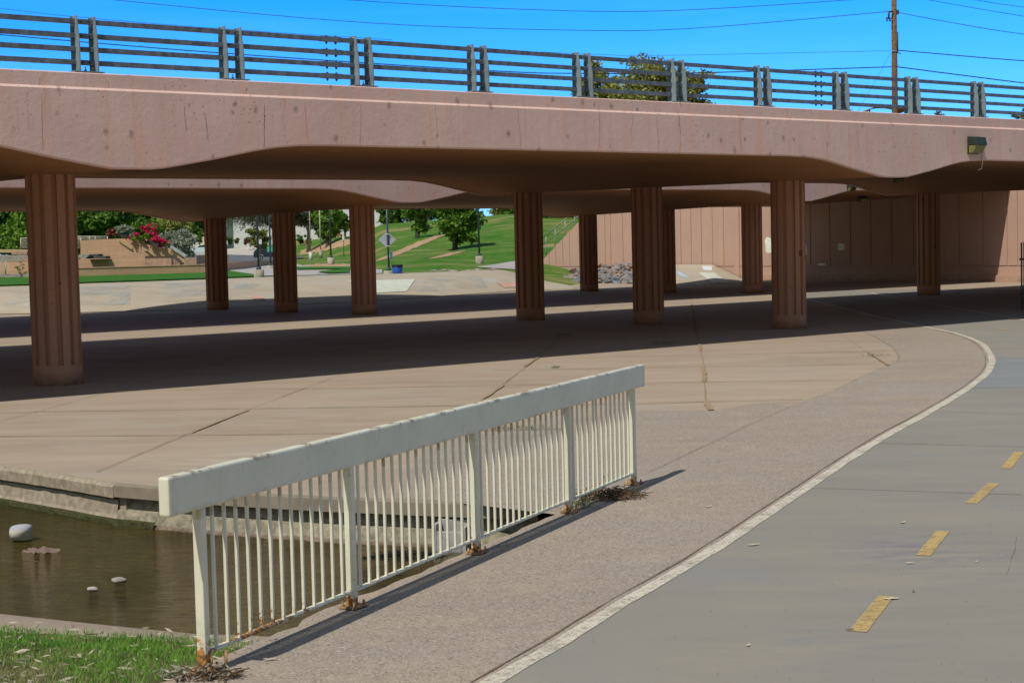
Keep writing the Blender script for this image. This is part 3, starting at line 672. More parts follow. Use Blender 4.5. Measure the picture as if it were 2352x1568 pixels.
def terr_mesh():
    keys = sorted(cols_t); xs = [k for k in np.arange(-400, 1346, 8.)]+[1345.]; vs = []; fs = []; rows = None; r = random.Random(4)
    for x in xs:
        for a, b in zip(keys, keys[1:]):
            if a <= x <= b: t = (x-a)/(b-a); t = t*t*(3-2*t); row = [(ya+(yb_-ya)*t, za+(zb-za)*t) for (ya, za), (yb_, zb) in zip(cols_t[a], cols_t[b])]; break
        e = bankpt(max(-250, x), 1.)
        pts = [(e.y-.05, e.z-.03)]+row; dense = []
        for i in range(len(pts)-1):
            p0 = pts[max(i-1, 0)]; p1 = pts[i]; p2 = pts[i+1]
            for k in range(6):
                t = k/6; dense.append((p1[0]+(p2[0]-p1[0])*t, p1[1]+(p2[1]-p1[1])*t))
        dense.append(pts[-1]); 
        # soften the kinks
        zz = [d[1] for d in dense]
        for _ in range(3): zz = [zz[0]]+[(zz[k-1]+2*zz[k]+zz[k+1])/4 for k in range(1, len(zz)-1)]+[zz[-1]]
        rows = len(dense)
        for (Y, _), z in zip(dense, zz):
            X = (x-1176)/FPX*Y/math.cos(PITCH)*.9985; vs.append((X, Y, z + (.05*math.sin(X*.35)*math.cos(Y*.21) if Y > 95 else 0)))
    for i in range(len(xs)-1):
        for k in range(rows-1): fs.append((i*rows+k, i*rows+k+1, (i+1)*rows+k+1, (i+1)*rows+k))
    return vs, fs
tv, tf = terr_mesh(); BVH = BVHTree.FromPolygons([Vector(v) for v in tv], tf)
mb = MB(); mb.add(tv, tf, True); hill = mb.build('grass_hill', m_lawn); struct(hill)
def onterr(x, y):
    d = Vector(ray(x, y)).normalized(); h = BVH.ray_cast(Vector(EYEP), d, 2000); return h[0]
def zterr(X, Y):
    h = BVH.ray_cast(Vector((X, Y, 100)), Vector((0, 0, -1)), 200); return h[0].z if h[0] is not None else 0.
def drape(name, x0, x1, top, bot, m, off=.03, step=6, nv=5):
    """a surface laid over the terrain between two outlines"""
    vs = []; fs = []; xs = list(np.arange(x0, x1+.1, step)); ok = []
    for x in xs:
        a = lerp_list(top, x)[0]; b = lerp_list(bot, x)[0]; jt = .22*abs(b-a)*(math.sin(x*.31+x0)+.6*math.sin(x*.83)); a, b = (a+jt*.35, b-jt*.3) if name == 'bare_ground' else (a, b)
        for k in range(nv+1):
            y = b+(a-b)*k/nv; h = onterr(x, y)
            if h is None: h = vs[-1] if vs else aty(x, y, 100)
            vs.append(Vector(h)+Vector((0, 0, off)))
    for i in range(len(xs)-1):
        for k in range(nv):
            q = (i*(nv+1)+k, i*(nv+1)+k+1, (i+1)*(nv+1)+k+1, (i+1)*(nv+1)+k)
            ys = [vs[t].y for t in q]
            if max(ys)-min(ys) < 40: fs.append(q)
    mb = MB(); mb.add(vs, fs, True); return struct(mb.build(name, m))
# strip of mown turf by the low wall, park paths, bare ground, street
drape('mown_strip', -60, 596, [(-60, 640), (0, 638), (180, 634), (473, 625), (520, 622), (596, 634)], [(-60, 661), (0, 657.5), (180, 651), (473, 641), (596, 636)], m_green, .05)
drape('park_path', 500, 882, [(500, 620), (617, 611), (625, 603), (682, 607), (700, 612), (800, 622), (882, 620)], [(500, 633), (596, 635), (700, 634), (882, 629)], m_path, .04)
drape('park_path', 1096, 1250, [(1096, 614), (1140, 608), (1186, 600), (1250, 597)], [(1096, 615), (1140, 617.5), (1186, 620), (1250, 626)], m_path, .04)
drape('turf_island', 731, 806, [(731, 627), (760, 623.5), (806, 620)], [(731, 628), (760, 631), (806, 629)], m_green, .09)
drape('turf_island', 682, 806, [(682, 616), (806, 615.5)], [(682, 622), (806, 620)], m_green, .09)
drape('bare_ground', 690, 806, [(690, 610), (740, 606.5), (806, 607)], [(690, 618), (740, 617), (806, 614)], m_dirt, .03)
drape('street', 420, 700, [(420, 586.5), (520, 586), (640, 590), (700, 590.5)], [(420, 604), (520, 604), (625, 600), (700, 594)], m_asphalt, .05)
drape('pale_verge', 440, 624, [(440, 575), (520, 570), (575, 561), (624, 568)], [(440, 586), (520, 585.5), (600, 588), (624, 588)], m_gravel, .05)
drape('bare_ground', 864, 1040, [(864, 599), (900, 582), (960, 556), (1020, 535), (1040, 531)], [(864, 601), (900, 592), (960, 567), (1020, 541), (1040, 532)], m_dirt, .025)
drape('bare_ground', 690, 806, [(690, 576), (740, 563), (806, 548)], [(690, 586), (740, 577), (806, 562)], m_dirt, .025)
drape('bare_ground', 985, 1070, [(985, 595), (1030, 582), (1070, 576)], [(985, 596), (1030, 589), (1070, 577)], m_dirt, .025)

# ================================================================= FOLIAGE
def crown_pts(blobs, n, r):
    """points spread through a set of ellipsoid blobs (x,y,z,rx,ry,rz), denser near their shells"""
    vol = np.array([b[3]*b[4]*b[5] for b in blobs]); p = vol**.75; p /= p.sum(); idx = r.choice(len(blobs), n, p=p); B = np.array(blobs)[idx]
    d = r.normal(size=(n, 3)); d /= np.linalg.norm(d, axis=1)[:, None]; rad = r.uniform(.35, 1.05, n)**.7
    return B[:, :3]+d*B[:, 3:]*rad[:, None]
def leaves(name, blobs, n, size, m, parent=None, seed=1, aspect=.45, droop=0.):
    r = np.random.default_rng(seed)
    # break each blob into twig clumps so that gaps and lit tufts appear
    nc = max(12, n//60); cc = crown_pts(blobs, nc, r); k = r.integers(0, nc, n); cs = np.array([b[3] for b in blobs]).mean()*.30
    C = cc[k]+r.normal(size=(n, 3))*cs*np.array([1, 1, .6])
    D = r.normal(size=(n, 3)); D /= np.linalg.norm(D, axis=1)[:, None]; D[:, 2] -= droop; D *= (size*r.uniform(.6, 1.3, n))[:, None]
    W = np.cross(D, r.normal(size=(n, 3))); W /= np.linalg.norm(W, axis=1)[:, None]+1e-9; W *= (size*aspect*r.uniform(.7, 1.2, n))[:, None]
    return quads(name, C, D, W, m, parent)
def blobset(w_, h_, z0, n, seed, rr=.42):
    r = random.Random(seed); out = [(0, 0, z0+h_*.5, w_*.32, w_*.32, h_*.38)]
    for i in range(n):
        a = r.uniform(0, 2*math.pi); q = r.uniform(.15, .75)*w_/2; z = z0+h_*r.uniform(.15, .88); s = w_*rr*r.uniform(.4, .8)/2*1.2
        out.append((math.cos(a)*q, math.sin(a)*q, z, s, s, s*r.uniform(.6, .9)))
    return out
def tree(base, h_, crown_w, crown_h, z0, n, leaf, m, label, group='trees and shrubs of the park', name='tree', cat='tree', bark=None, tr=.12, seed=1, droop=0., blobs=None, limbs=6, aspect=.45, shx=0.):
    root = empty(name, base, 0, label, cat, group); bark = bark or m_bark; r = random.Random(seed); mb = MB()
    mb.tube([(0, 0, -.2), (r.uniform(-.1, .1), 0, z0*.5), (r.uniform(-.2, .2), 0, z0+crown_h*.35), (0, 0, z0+crown_h*.75)], [tr*1.2, tr, tr*.6, tr*.15], 7)
    bl = [(b[0]+shx,)+tuple(b[1:]) for b in (blobs or blobset(crown_w, crown_h, z0, 12, seed))]
    for i in range(limbs):
        b = bl[(i*2+1) % len(bl)]; st = Vector((0, 0, z0*r.uniform(.6, 1.05)+crown_h*.08)); e = Vector(b[:3]); mid = st.lerp(e, .5)+Vector((r.uniform(-.1, .1), r.uniform(-.1, .1), .08))*crown_w*.5
        mb.tube([st, mid, e], [tr*.5, tr*.32, tr*.08], 5)
    mb.build('trunk', bark, root)
    leaves('crown', bl, n, leaf, m, root, seed, aspect, droop); return root
def bush(px, py0, py1, pw, Y, m, label, n=1500, leaf=.1, name='shrub', seed=1, group='trees and shrubs of the park', dx=0, aspect=.45):
    b = aty(px, py1, Y); wv = pw*Y/FPX; hv = (py1-py0)*Y/FPX; root = empty(name, b, 0, label, 'shrub', group)
    r = random.Random(seed); mb = MB()
    for i in range(5): a = r.uniform(0, 6.28); mb.tube([(0, 0, -.1), (math.cos(a)*wv*.15, math.sin(a)*wv*.15, hv*.4), (math.cos(a)*wv*.3, math.sin(a)*wv*.3, hv*.75)], [.03+hv*.01, .02+hv*.006, .008], 5)
    mb.build('stems', m_bark, root)
    leaves('foliage', blobset(wv, hv, 0, 9, seed), n, leaf, m, root, seed, aspect); return root

# ================================================================= BRIDGES
def column_mesh(H, rad=.405):
    mb = MB(); ng = 12; n = 96; gw = math.radians(6.2); dp = .06; base = .40
    mb.lathe([(rad, -.05), (rad, base-.006), (rad-.006, base)], n, smooth=True)
    ring = []
    for g in range(ng):
        a0 = 2*math.pi*g/ng
        ring += [(a0-gw, rad), (a0-gw*.8, rad-dp), (a0+gw*.8, rad-dp), (a0+gw, rad)]
        k = 7
        for q in range(1, k): ring.append((a0+gw+(2*math.pi/ng-2*gw)*q/k, rad))
    R_ = len(ring); vs = [(q*math.cos(a), q*math.sin(a), z) for z in (base-.02, H) for a, q in ring]
    fs = [(i, (i+1) % R_, R_+(i+1) % R_, R_+i) for i in range(R_)]
    mb.add(vs, fs); return mb
def bridge(root_name, origin, z_add, cross, s0, s1, bents, label, OF, OR):
    root = empty(root_name, origin, TH, label, 'bridge', 'pink road bridges over the wash')
    # local frame: +x along the bridge, -y towards the camera side (o = -y)
    ss = sorted(set([round(v, 3) for v in np.arange(s0, s1, .22)]+[s1]))
    def zc(o): return cross*(OF-o)+z_add
    mb = MB(); vs = []; fs = []
    oo = list(np.linspace(OF-.10, OR+.10, 14)); K = len(oo)
    for s in ss:
        for o in oo: vs.append((s, -o, prof(s)+.03+zc(o)))
        vs.append((s, -oo[-1], 4.70+zc(oo[-1]))); vs.append((s, -oo[0], 4.70+zc(oo[0])))
    R_ = K+2
    for i in range(len(ss)-1):
        for k in range(R_): fs.append((i*R_+k, i*R_+(k+1) % R_, (i+1)*R_+(k+1) % R_, (i+1)*R_+k))
    fs += [tuple(range(R_)), tuple(reversed(range((len(ss)-1)*R_, len(ss)*R_)))]
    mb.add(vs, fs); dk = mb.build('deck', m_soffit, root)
    for o1, sg in ((OF, 1), (OR, -1)):
        mb = MB(); vs = []; fs = []
        sec = [(-.10, .0, 0), (-.02, .0, 0), (.0, .025, 0), (.0, None, 4.594), (-.045, None, 4.632), (-.045, None, 4.835), (-.06, None, 4.850), (-.34, None, 4.850), (-.34, None, 4.60), (-.10, None, 4.60)]
        for s in ss:
            for d, p_, z in sec:
                o = o1+d*sg; vs.append((s, -o, (prof(s)+p_+zc(o1)) if p_ is not None else z+zc(o1)-z_add*0))
        R_ = len(sec)
        for i in range(len(ss)-1):
            for k in range(R_): fs.append((i*R_+k, i*R_+(k+1) % R_, (i+1)*R_+(k+1) % R_, (i+1)*R_+k))
        fs += [tuple(range(R_)), tuple(reversed(range((len(ss)-1)*R_, len(ss)*R_)))]
        mb.add(vs, fs); mb.build('fascia', m_fascia, root)
    first = None
    for s, offs in bents:
        for o in offs:
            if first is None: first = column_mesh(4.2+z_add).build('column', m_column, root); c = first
            else: c = first.copy(); COL.objects.link(c); c.parent = root
            c.location = (s, -o, 0); c.rotation_euler = (0, 0, .25+.3*s)
            cz = prof(0)+.04+zc(o); c.scale = (1, 1, cz/(4.2+z_add))
    return root
nb = bridge('road_bridge', A0, 0., .0095, -16, 50.1, [(0, (0, -COLS, -2*COLS)), (SPAN, (0, -COLS, -2*COLS)), (2*SPAN, (0, -COLS, -2*COLS))],
            'nearer pink concrete bridge with steel railing, its long scalloped fascia crossing the photo', 3.14, -11.2)
fb = bridge('road_bridge', D0, .07, -.016, -24, 47.0, [(0, (0, -COLS, -2*COLS)), (SPAN, (0, -COLS, -2*COLS))],
            'farther pink concrete bridge seen in the gap beneath the nearer one', 2.7, -11.5)
# "II" scrawl on the column by the path
def mark():
    G = A0+BV*SPAN; mb = MB(); c = atp(1838, 581, G+NV*.0, (Vector((0, 0, 0))-G).normalized())
    d = (Vector((0, 0, 0))-G).normalized(); ang = math.atan2(c.y-G.y, c.x-G.x)
    z = c.z; cen = Vector((c.x, c.y, 0))-Vector((G.x, G.y, 0)); lat = Vector((-d.y, d.x, 0)); off = cen.dot(lat)
    def pt(o, zz): a = math.asin(max(-1, min(1, o/.409))); v = d*math.cos(a)*.409+lat*math.sin(a)*.409; return G+Vector((v.x, v.y, zz))
    for o0, o1, z0, z1 in [(-.04, .04, .045, .058), (-.045, .045, -.058, -.045), (-.02, -.008, -.045, .045), (.012, .024, -.045, .045)]:
        q = [pt(off+o0, z+z0), pt(off+o1, z+z0), pt(off+o1, z+z1), pt(off+o0, z+z1)]; mb.prism(q, d*.004)
    o = mb.build('scrawled_mark', m_black, nb); o.matrix_parent_inverse = (Matrix.Translation(A0) @ Matrix.Rotation(TH, 4, 'Z')).inverted()
mark()
# cracks running down the near fascia
def cracks():
    r = random.Random(9); inv = (Matrix.Translation(A0) @ Matrix.Rotation(TH, 4, 'Z')).inverted(); m = simple('crack_stain', (.30, .19, .14), .95, .4, 20); md = simple('dark_crack_stain', (.13, .09, .06), .95, .4, 20)
    for x, y0, y1 in [(95,176,200),(95,215,345),(250,184,208),(380,189,213),(425,245,300),(470,258,322),(572,200,222),(608,240,338),(830,240,335),(1455,250,340),(1508,245,352),(1563,226,248),(1562,252,352),(1380,240,345),(700,235,330),(1700,265,350),(1900,275,372),(1000,240,340),(1190,250,345)]:
        mb = MB(); p = []; bold = x in (608, 425, 470, 1562, 1563); jx = r.uniform(-.3, .8); drift = 0
        for k in range(16):
            drift += r.uniform(-1.2, 1.2); q = atp(x+drift+k*jx*.6, y0+(y1-y0)*k/15, A0+NV*3.143, NV); d = q-A0; o = 3.142 if q.z < 4.6 else 3.097
            p.append(A0+BV*d.dot(BV)+NV*o+Vector((0, 0, q.z)))
        vs = []
        for i, a in enumerate(p):
            wv = r.uniform(.001, .0045 if bold else .0025)*math.sin(math.pi*(i+.5)/16)**.5
            for u in (-wv, wv): vs += [a+BV*u, a+BV*u-NV*.006]
        fs = []
        for i in range(15): b_ = 4*i; fs += [(b_, b_+2, b_+6, b_+4), (b_+1, b_+5, b_+7, b_+3), (b_, b_+4, b_+5, b_+1), (b_+2, b_+3, b_+7, b_+6)]
        fs += [(0, 1, 3, 2), (60, 62, 63, 61)]
        mb.add(vs, fs); o = mb.build('crack', md if bold else m, nb); o.matrix_parent_inverse = inv
cracks()

# ---- steel railing on the near bridge
def railing():
    root = empty('bridge_railing', A0+NV*2.9+Vector((0, 0, 4.85)), TH, 'blue-grey steel railing of four rails and paired posts on the bridge parapet', 'railing')
    # local: x along, y = -(o-2.9), z above parapet top
    zr = [.165, .36, .56, .77]; H = .855; step = 2.484; k0 = -4; k1 = 15
    sec = [(-.035, -.035), (.035, -.035), (.035, .035), (-.035, .035)]
    for z in zr:
        mb = MB(); mb.box(k0*step-2, k1*step+1.5, -.035, .017, z-.038, z+.038); mb.build('rail', m_galv, root, .006)
    def put(proto, parent, loc):
        o = proto.copy(); COL.objects.link(o); o.parent = parent; o.location = loc; return o
    post = fl_ = plate = ab = sbp = None
    for k in range(k0, k1+1):
        c = k*step-.635
        for d in (-.145, .145):
            if post is None:
                post = MB().prism([(-.012, y, z) for y, z in [(.05, 0), (-.14, 0), (-.14, .44), (-.07, H), (.05, H)]], (.024, 0, 0)).build('post', m_steel, root, .003); post.location = (c+d, 0, 0)
                fl_ = MB().box(-.055, -.0125, .036, .05, 0, H-.012).build('post_flange', m_steel, post)
            else: put(fl_, put(post, root, (c+d, 0, 0)), (0, 0, 0))
        if plate is None:
            plate = MB().box(-.24, .24, -.155, .12, .013, .028).build('base_plate', m_steel, root); plate.location = (c, 0, 0); pl = plate
            ab = MB().lathe([(.02, .028), (.02, .052), (.009, .054), (.009, .095)], 8).build('anchor_bolt', m_bolt, plate); ab.location = (-.06, -.13, 0); put(ab, plate, (.06, -.13, 0))
            sbp = MB().tube([(0, -.052, 0), (0, -.034, 0)], .015, 6).build('splice_bolt', m_bolt, plate); sbp.location = (-.06, 0, zr[0])
            for z in zr:
                for x in (-.06, .06):
                    if (x, z) != (-.06, zr[0]): put(sbp, plate, (x, 0, z))
        else:
            pl = put(plate, root, (c, 0, 0)); put(ab, pl, (-.06, -.13, 0)); put(ab, pl, (.06, -.13, 0))
            if -1 <= k <= 9:
                for z in zr:
                    for x in (-.06, .06): put(sbp, pl, (x, 0, z))
    sl0 = nb0 = None
    for c in (3.62, 15.93):
        for z in zr:
            if sl0 is None:
                sl0 = MB().box(-.10, .30, -.042, .024, -.042, .042).build('expansion_sleeve', m_galv, root); sl0.location = (c, 0, z); o = sl0
                nb0 = MB().lathe([(.012, -.082), (.012, -.066), (.022, -.065), (.022, .055), (.012, .056), (.012, .066)], 8).build('sleeve_bolt', m_bolt, sl0); nb0.location = (.02, -.01, 0); put(nb0, sl0, (.2, -.01, 0))
            else: o = put(sl0, root, (c, 0, z)); put(nb0, o, (.02, -.01, 0)); put(nb0, o, (.2, -.01, 0))
    mb = MB(); mb.box(k0*step-2, k1*step+1.5, .0, .14, .0005, .012); mb.build('kerb_strip', m_steel, root)
railing()

# ================================================================= ABUTMENT AND WING WALL
def abutment():
    root = empty('abutment_wall', WP0, 0, 'tall pink abutment wall with vertical grooves behind the bridges', 'wall')
    def T(x, y=600):
        p = atp(x, y, WP0, WN); return (p-WP0).dot(WD), p.z
    tR = -22.; tC = T(1690)[0]; tL = T(1243)[0]
    def W(t, z, d): p = WD*t+WN*d; return (p.x, p.y, z)     # root-local
    # outline: full height, then the sloping wing
    zt = 4.5; t1 = T(1329, 508); t2 = T(1246, 598); sl_ = (t1[1]-t2[1])/(t1[0]-t2[0]); tt = t1[0]-(zt+.0-t1[1])/-sl_ if sl_ else t1[0]
    tt = t1[0]+(zt-t1[1])/sl_
    outline = [(tR, -.3), (tR, 6.0), (T(2290)[0]-10, 6.0), (T(2290)[0]-9.9, zt+.4), (tt-1, zt+.4), (tt-.9, zt), (tt, zt), t1, t2, (tL+.3, -.3)]
    plinth = .72
    grooves = [1262, 1277, 1293, 1309, 1391, 1403.6, 1431.6, 1460, 1500, 1530, 1564.6, 1588.4, 1612, 1637.4, 1663, 1790, 1825, 1862, 1907, 1954, 2001, 2049, 2099, 2150, 2203, 2258, 2314, 2338]
    ts = [T(g)[0] for g in grooves]
    # panels between grooves, proud of a recessed back wall
    def topz(t):
        if t <= tt: return zt
        if t <= t1[0]: return zt+(t1[1]-zt)*(t-tt)/(t1[0]-tt)
        return max(.3, t1[1]+(t2[1]-t1[1])*(t-t1[0])/(t2[0]-t1[0]))
    mb = MB(); tl_ = [tR, T(2290)[0]-10, tt, t1[0], t2[0], tL+.3]; zl_ = [6., 4.6, zt, t1[1], t2[1], .35]
    mb.prism([W(tR, -.3, -.04), W(tL+.3, -.3, -.04), W(tL+.3, .3, -.04), W(tR, .3, -.04)], -WN*.6)
    for i in range(len(tl_)-1): mb.prism([W(tl_[i], .3, -.04), W(tl_[i+1], .3, -.04), W(tl_[i+1], zl_[i+1], -.04), W(tl_[i], max(zl_[i+1], zl_[i]) if i < 2 else zl_[i], -.04)], -WN*.6)
    mb.build('back_wall', m_wall, root, fix=False)
    allx = sorted([tR, T(1715)[0], tL]+ts); g = .05
    for a, b in zip(allx, allx[1:]):
        lit = b > T(1700)[0]
        a2, b2 = a+g/2, b-g/2
        if b2-a2 < .05: continue
        za, zb = topz(a2), topz(b2); top = 4.02
        if not lit: za = zb = top
        zb0 = plinth
        if za < zb0+.05: za = zb0+.05
        if zb < zb0+.03: zb = zb0+.03
        MB().prism([W(a2, zb0, 0.), W(b2, zb0, 0.), W(b2, zb-.004, 0.), W(a2, za-.004, 0.)], -WN*.038).build('panel', m_wall, root)
    mb = MB(); mb.prism([W(tR, -.3, .0), W(tL+.3, -.3, .0), W(tL+.3, plinth-.04, 0), W(tR, plinth-.04, 0)], -WN*.038); mb.build('plinth', m_wall, root)
    mb = MB(); mb.prism([W(tR, -.3, .12), W(T(1745)[0], -.3, .12), W(T(1745)[0], .30, .12), W(tR, .30, .12)], -WN*.118); mb.build('footing', m_wall, root)
    mb = MB(); mb.prism([W(tR, 4.06, .03), W(T(1745)[0], 4.06, .03), W(T(1745)[0], 4.45, .03), W(tR, 4.45, .03)], -WN*.068); mb.build('bearing_ledge', m_wall, root)
    # corner pilaster and the painted-out tags
    mb = MB(); c = T(1694)[0]; mb.prism([W(c-.2, -.2, .06), W(c+.25, -.2, .06), W(c+.25, 4.4, .06), W(c-.2, 4.4, .06)], -WN*.058); mb.build('pilaster', m_wall, root)
    def patch(x, y, w_, h_, seed):
        t, z = T(x, y); r = random.Random(seed); n = 14; pts = []
        for k in range(n):
            a = 2*math.pi*k/n; e = lambda v: math.copysign(abs(v)**.55, v); pts.append(W(t+e(math.cos(a))*w_*(1+r.uniform(-.12, .12)), z+e(math.sin(a))*h_*(1+r.uniform(-.12, .12)), .004))
        mb = MB(); mb.prism(pts, -WN*.003); mb.build('painted_patch', m_buff, root)
    patch(1766, 563, .30, .40, 1); patch(1850, 574, .12, .28, 2); patch(1932, 567, .24, .17, 3); patch(1887, 607, .30, .055, 4); patch(1768, 640, .1, .1, 5)
    # handrail along the steps behind the wing
    hr = empty('stair_handrail', WP0, 0, 'grey metal handrail climbing behind the sloping end of the wing wall', 'handrail')
    p = lambda x, y: atp(x, y, WP0-WN*1.2, WN)-WP0
    for a, b in [((1240, 569), (1334, 492)), ((1245, 549), (1318, 487))]: MB().tube([p(*a), p(*b)], .035, 6).build('rail', m_handrail, hr)
    for x, y0, y1 in [(1254, 541, 590), (1275, 523, 572), (1298, 504, 550), (1320, 490, 530)]: MB().tube([p(x, y0), p(x, y1)], .03, 6).build('post', m_handrail, hr)
    return W, T
WLL, TT = abutment()
# concrete apron with painted-out patches
def apron():
    a = [atz(1500, 654), atz(1560, 654.5), atz(1640, 653), atz(1712, 649)]
    def wl(x, y): return atp(x, y, WP0+WN*.13, WN)
    b = [wl(1500, 608), wl(1560, 608), wl(1636, 608), wl(1712, 650)]; b[3] = wl(1708, 648); b[3].z = .02
    vs = []; fs = []; n = 12; K = 8
    def pos(u, v):
        k = min(2, int(u*3)); t = u*3-k; p = a[k].lerp(a[k+1], t); q = b[k].lerp(b[k+1], t); r_ = p.lerp(q, v); r_.z += .012; return r_
    for i in range(n*3+1):
        for j in range(K+1): vs.append(pos(i/(n*3), j/K))
    fs = [(i*(K+1)+j, i*(K+1)+j+1, (i+1)*(K+1)+j+1, (i+1)*(K+1)+j) for i in range(n*3) for j in range(K)]
    mb = MB(); mb.add(vs, fs, True); struct(mb.build('concrete_apron', m_bank))
    def pp(name, q, m):
        mb = MB(); nn = 6; vs = []
        for i in range(nn+1):
            for j in range(nn+1):
                s = [q[0][k]+(q[1][k]-q[0][k])*i/nn for k in (0, 1)]; e = [q[3][k]+(q[2][k]-q[3][k])*i/nn for k in (0, 1)]
                p = pos(s[0]+(e[0]-s[0])*j/nn, s[1]+(e[1]-s[1])*j/nn); p.z += .015; p.y -= .01; vs.append(p)
        mb.add(vs, [(i*(nn+1)+j, i*(nn+1)+j+1, (i+1)*(nn+1)+j+1, (i+1)*(nn+1)+j) for i in range(nn) for j in range(nn)], True); struct(mb.build(name, m))
    pp('painted_patch', [(.66, .05), (.84, .05), (.70, .55), (.52, .55)], m_paintwhite)
    pp('painted_patch', [(.58, .68), (.66, .66), (.66, .9), (.56, .9)], m_signwhite)
    pp('painted_patch', [(.36, .35), (.44, .3), (.34, .6), (.28, .62)], m_paintblue)
apron()

# ---- riprap
def rock_mesh(seed, name='rock', rad=.5, flat=.7, soft=False):
    r = random.Random(seed); bm = bmesh.new(); bmesh.ops.create_icosphere(bm, subdivisions=2, radius=rad)
    ks = [Vector((r.gauss(0, 1), r.gauss(0, 1), r.gauss(0, 1))).normalized() for _ in range(9)]
    for v in bm.verts:
        n = v.co.normalized()
        for k in ks:
            d = n.dot(k)
            lim = .68 if soft else .62
            if d > lim: v.co -= k*(d-lim)*rad*.9
        v.co.z *= flat; v.co.x *= 1.25
    me = bpy.data.meshes.new(name); bm.to_mesh(me); bm.free(); return me
def riprap():
    ms = []
    for s in range(10):
        me = rock_mesh(s+20); me.materials.append(m_rock if s % 4 else m_rockb); ms.append(me)
    # earth under the stones
    r = random.Random(8); vs = []; fs = []
    base = [(1262, 636), (1300, 646), (1345, 650), (1400, 651), (1453, 651), (1520, 653)]
    wl = lambda x, y: atp(x, y, WP0+WN*.13, WN)
    topy = [(1262, 632), (1300, 624), (1345, 615), (1400, 608), (1453, 606), (1520, 606)]
    def pos(x, v):
        a = atz(x, lerp_list(base, x)[0], 0.02); b = wl(x, lerp_list(topy, x)[0]); p = a.lerp(b, v); return p
    xs = list(range(1262, 1521, 6)); K = 8
    for x in xs:
        for k in range(K+1): vs.append(pos(x, k/K)-Vector((0, 0, .08)))
    fs = [(i*(K+1)+k, i*(K+1)+k+1, (i+1)*(K+1)+k+1, (i+1)*(K+1)+k) for i in range(len(xs)-1) for k in range(K)]
    mb = MB(); mb.add(vs, fs, True); struct(mb.build('earth_mound', m_dirt))
    n = 0
    for i in range(230):
        x = r.uniform(1266, 1512); v = r.uniform(.0, .97)
        if x < 1330 and r.random() < .5: continue
        p = pos(x, v); me = r.choice(ms); o = bpy.data.objects.new('riprap_rock', me); link(o); s = r.uniform(.32, .78)
        o.location = p+Vector((0, 0, .02)); o.scale = (s, s*r.uniform(.7, 1), s*r.uniform(.6, .95)); o.rotation_euler = (r.uniform(-.4, .4), r.uniform(-.4, .4), r.uniform(0, 6.28))
        tag(o, 'rough grey-brown boulder in the riprap heap against the wing wall', 'rock', 'riprap heap at the foot of the wing wall'); n += 1
riprap()
for i, (x, y) in enumerate([(1000, 623), (1022, 621), (1045, 622.5), (1075, 622), (1100, 621.5), (1130, 621)]):
    me = rock_mesh(60+i); me.materials.append(m_stone); o = bpy.data.objects.new('kerb_stone', me); link(o); p = onterr(x, y) or aty(x, y, 82)
    o.location = p; o.scale = (.6, .35, .3); tag(o, 'low pale stone in the row along the crest of the far bank', 'rock', 'stones along the crest of the bank')

# ================================================================= FOREGROUND HANDRAIL
def handrail():
    ang = math.atan2(RU.y, RU.x); root = empty('guard_rail', R0, ang, 'cream painted steel guard rail with thick top beam, rusting at its feet', 'railing')
    L_ = RLEN; unit = L_/60; posts = [0, 14, 30, 46, 60]
    mb = MB(); mb.box(-.30, L_+.28, -.033, .033, .855, 1.055); mb.build('top_beam', m_rail, root, .012)
    pp = None
    for k in posts:
        if pp is None: pp = MB().box(-.025, .025, -.027, .027, 0.012, .858).build('post', m_rail, root, .006); o = pp
        else: o = pp.copy(); COL.objects.link(o); o.parent = root
        o.location = (k*unit, 0, 0)
    r = random.Random(6); bp = None
    for a, b in zip(posts, posts[1:]):
        mb = MB(); mb.box(a*unit+.03, b*unit-.03, -.021, .021, .098, .112); mb.build('bottom_rail', m_rail, root, .003)
        for i in range(a+1, b):
            if bp is None: bp = MB().box(-.0085, .0085, -.0085, .0085, .112, .857).build('baluster', m_rail, root, .002); o = bp
            else: o = bp.copy(); COL.objects.link(o); o.parent = root
            o.location = (i*unit+r.uniform(-.004, .004), 0, 0)
            if a == 46 and i in (51, 52): o.rotation_euler = (0, .035 if i == 51 else -.02, 0)
    pl = None
    for j, k in enumerate(posts):
        if pl is None:
            pl = MB().prism([(-.07, -.06, 0), (.075, -.065, 0), (.07, .055, 0), (-.065, .06, 0)], (0, 0, .010)).build('foot_plate', m_rust, root); o = pl
            bo = MB().lathe([(.012, .008), (.012, .022), (.007, .0225), (.007, .038)], 8).build('anchor_bolt', m_rust, pl); bo.location = (-.052, -.045, 0)
            for x, y in ((.056, -.045), (-.048, .04), (.05, .036)): b_ = bo.copy(); COL.objects.link(b_); b_.parent = pl; b_.location = (x, y, 0)
        else:
            o = pl.copy(); COL.objects.link(o); o.parent = root
            for x, y in ((-.052, -.045), (.056, -.045), (-.048, .04), (.05, .036)): b_ = bo.copy(); COL.objects.link(b_); b_.parent = o; b_.location = (x, y, 0)
        o.location = (k*unit, 0, .009); o.rotation_euler = (0, 0, [.2, -.1, .05, .1, -.2][j])
    # broken stub beside the first post
    MB().tube([(.115, -.055, 0), (.118, -.055, .05), (.114, -.055, .095)], [.011, .008, .010], 7).build('rusted_stub', m_rust, root)
handrail()

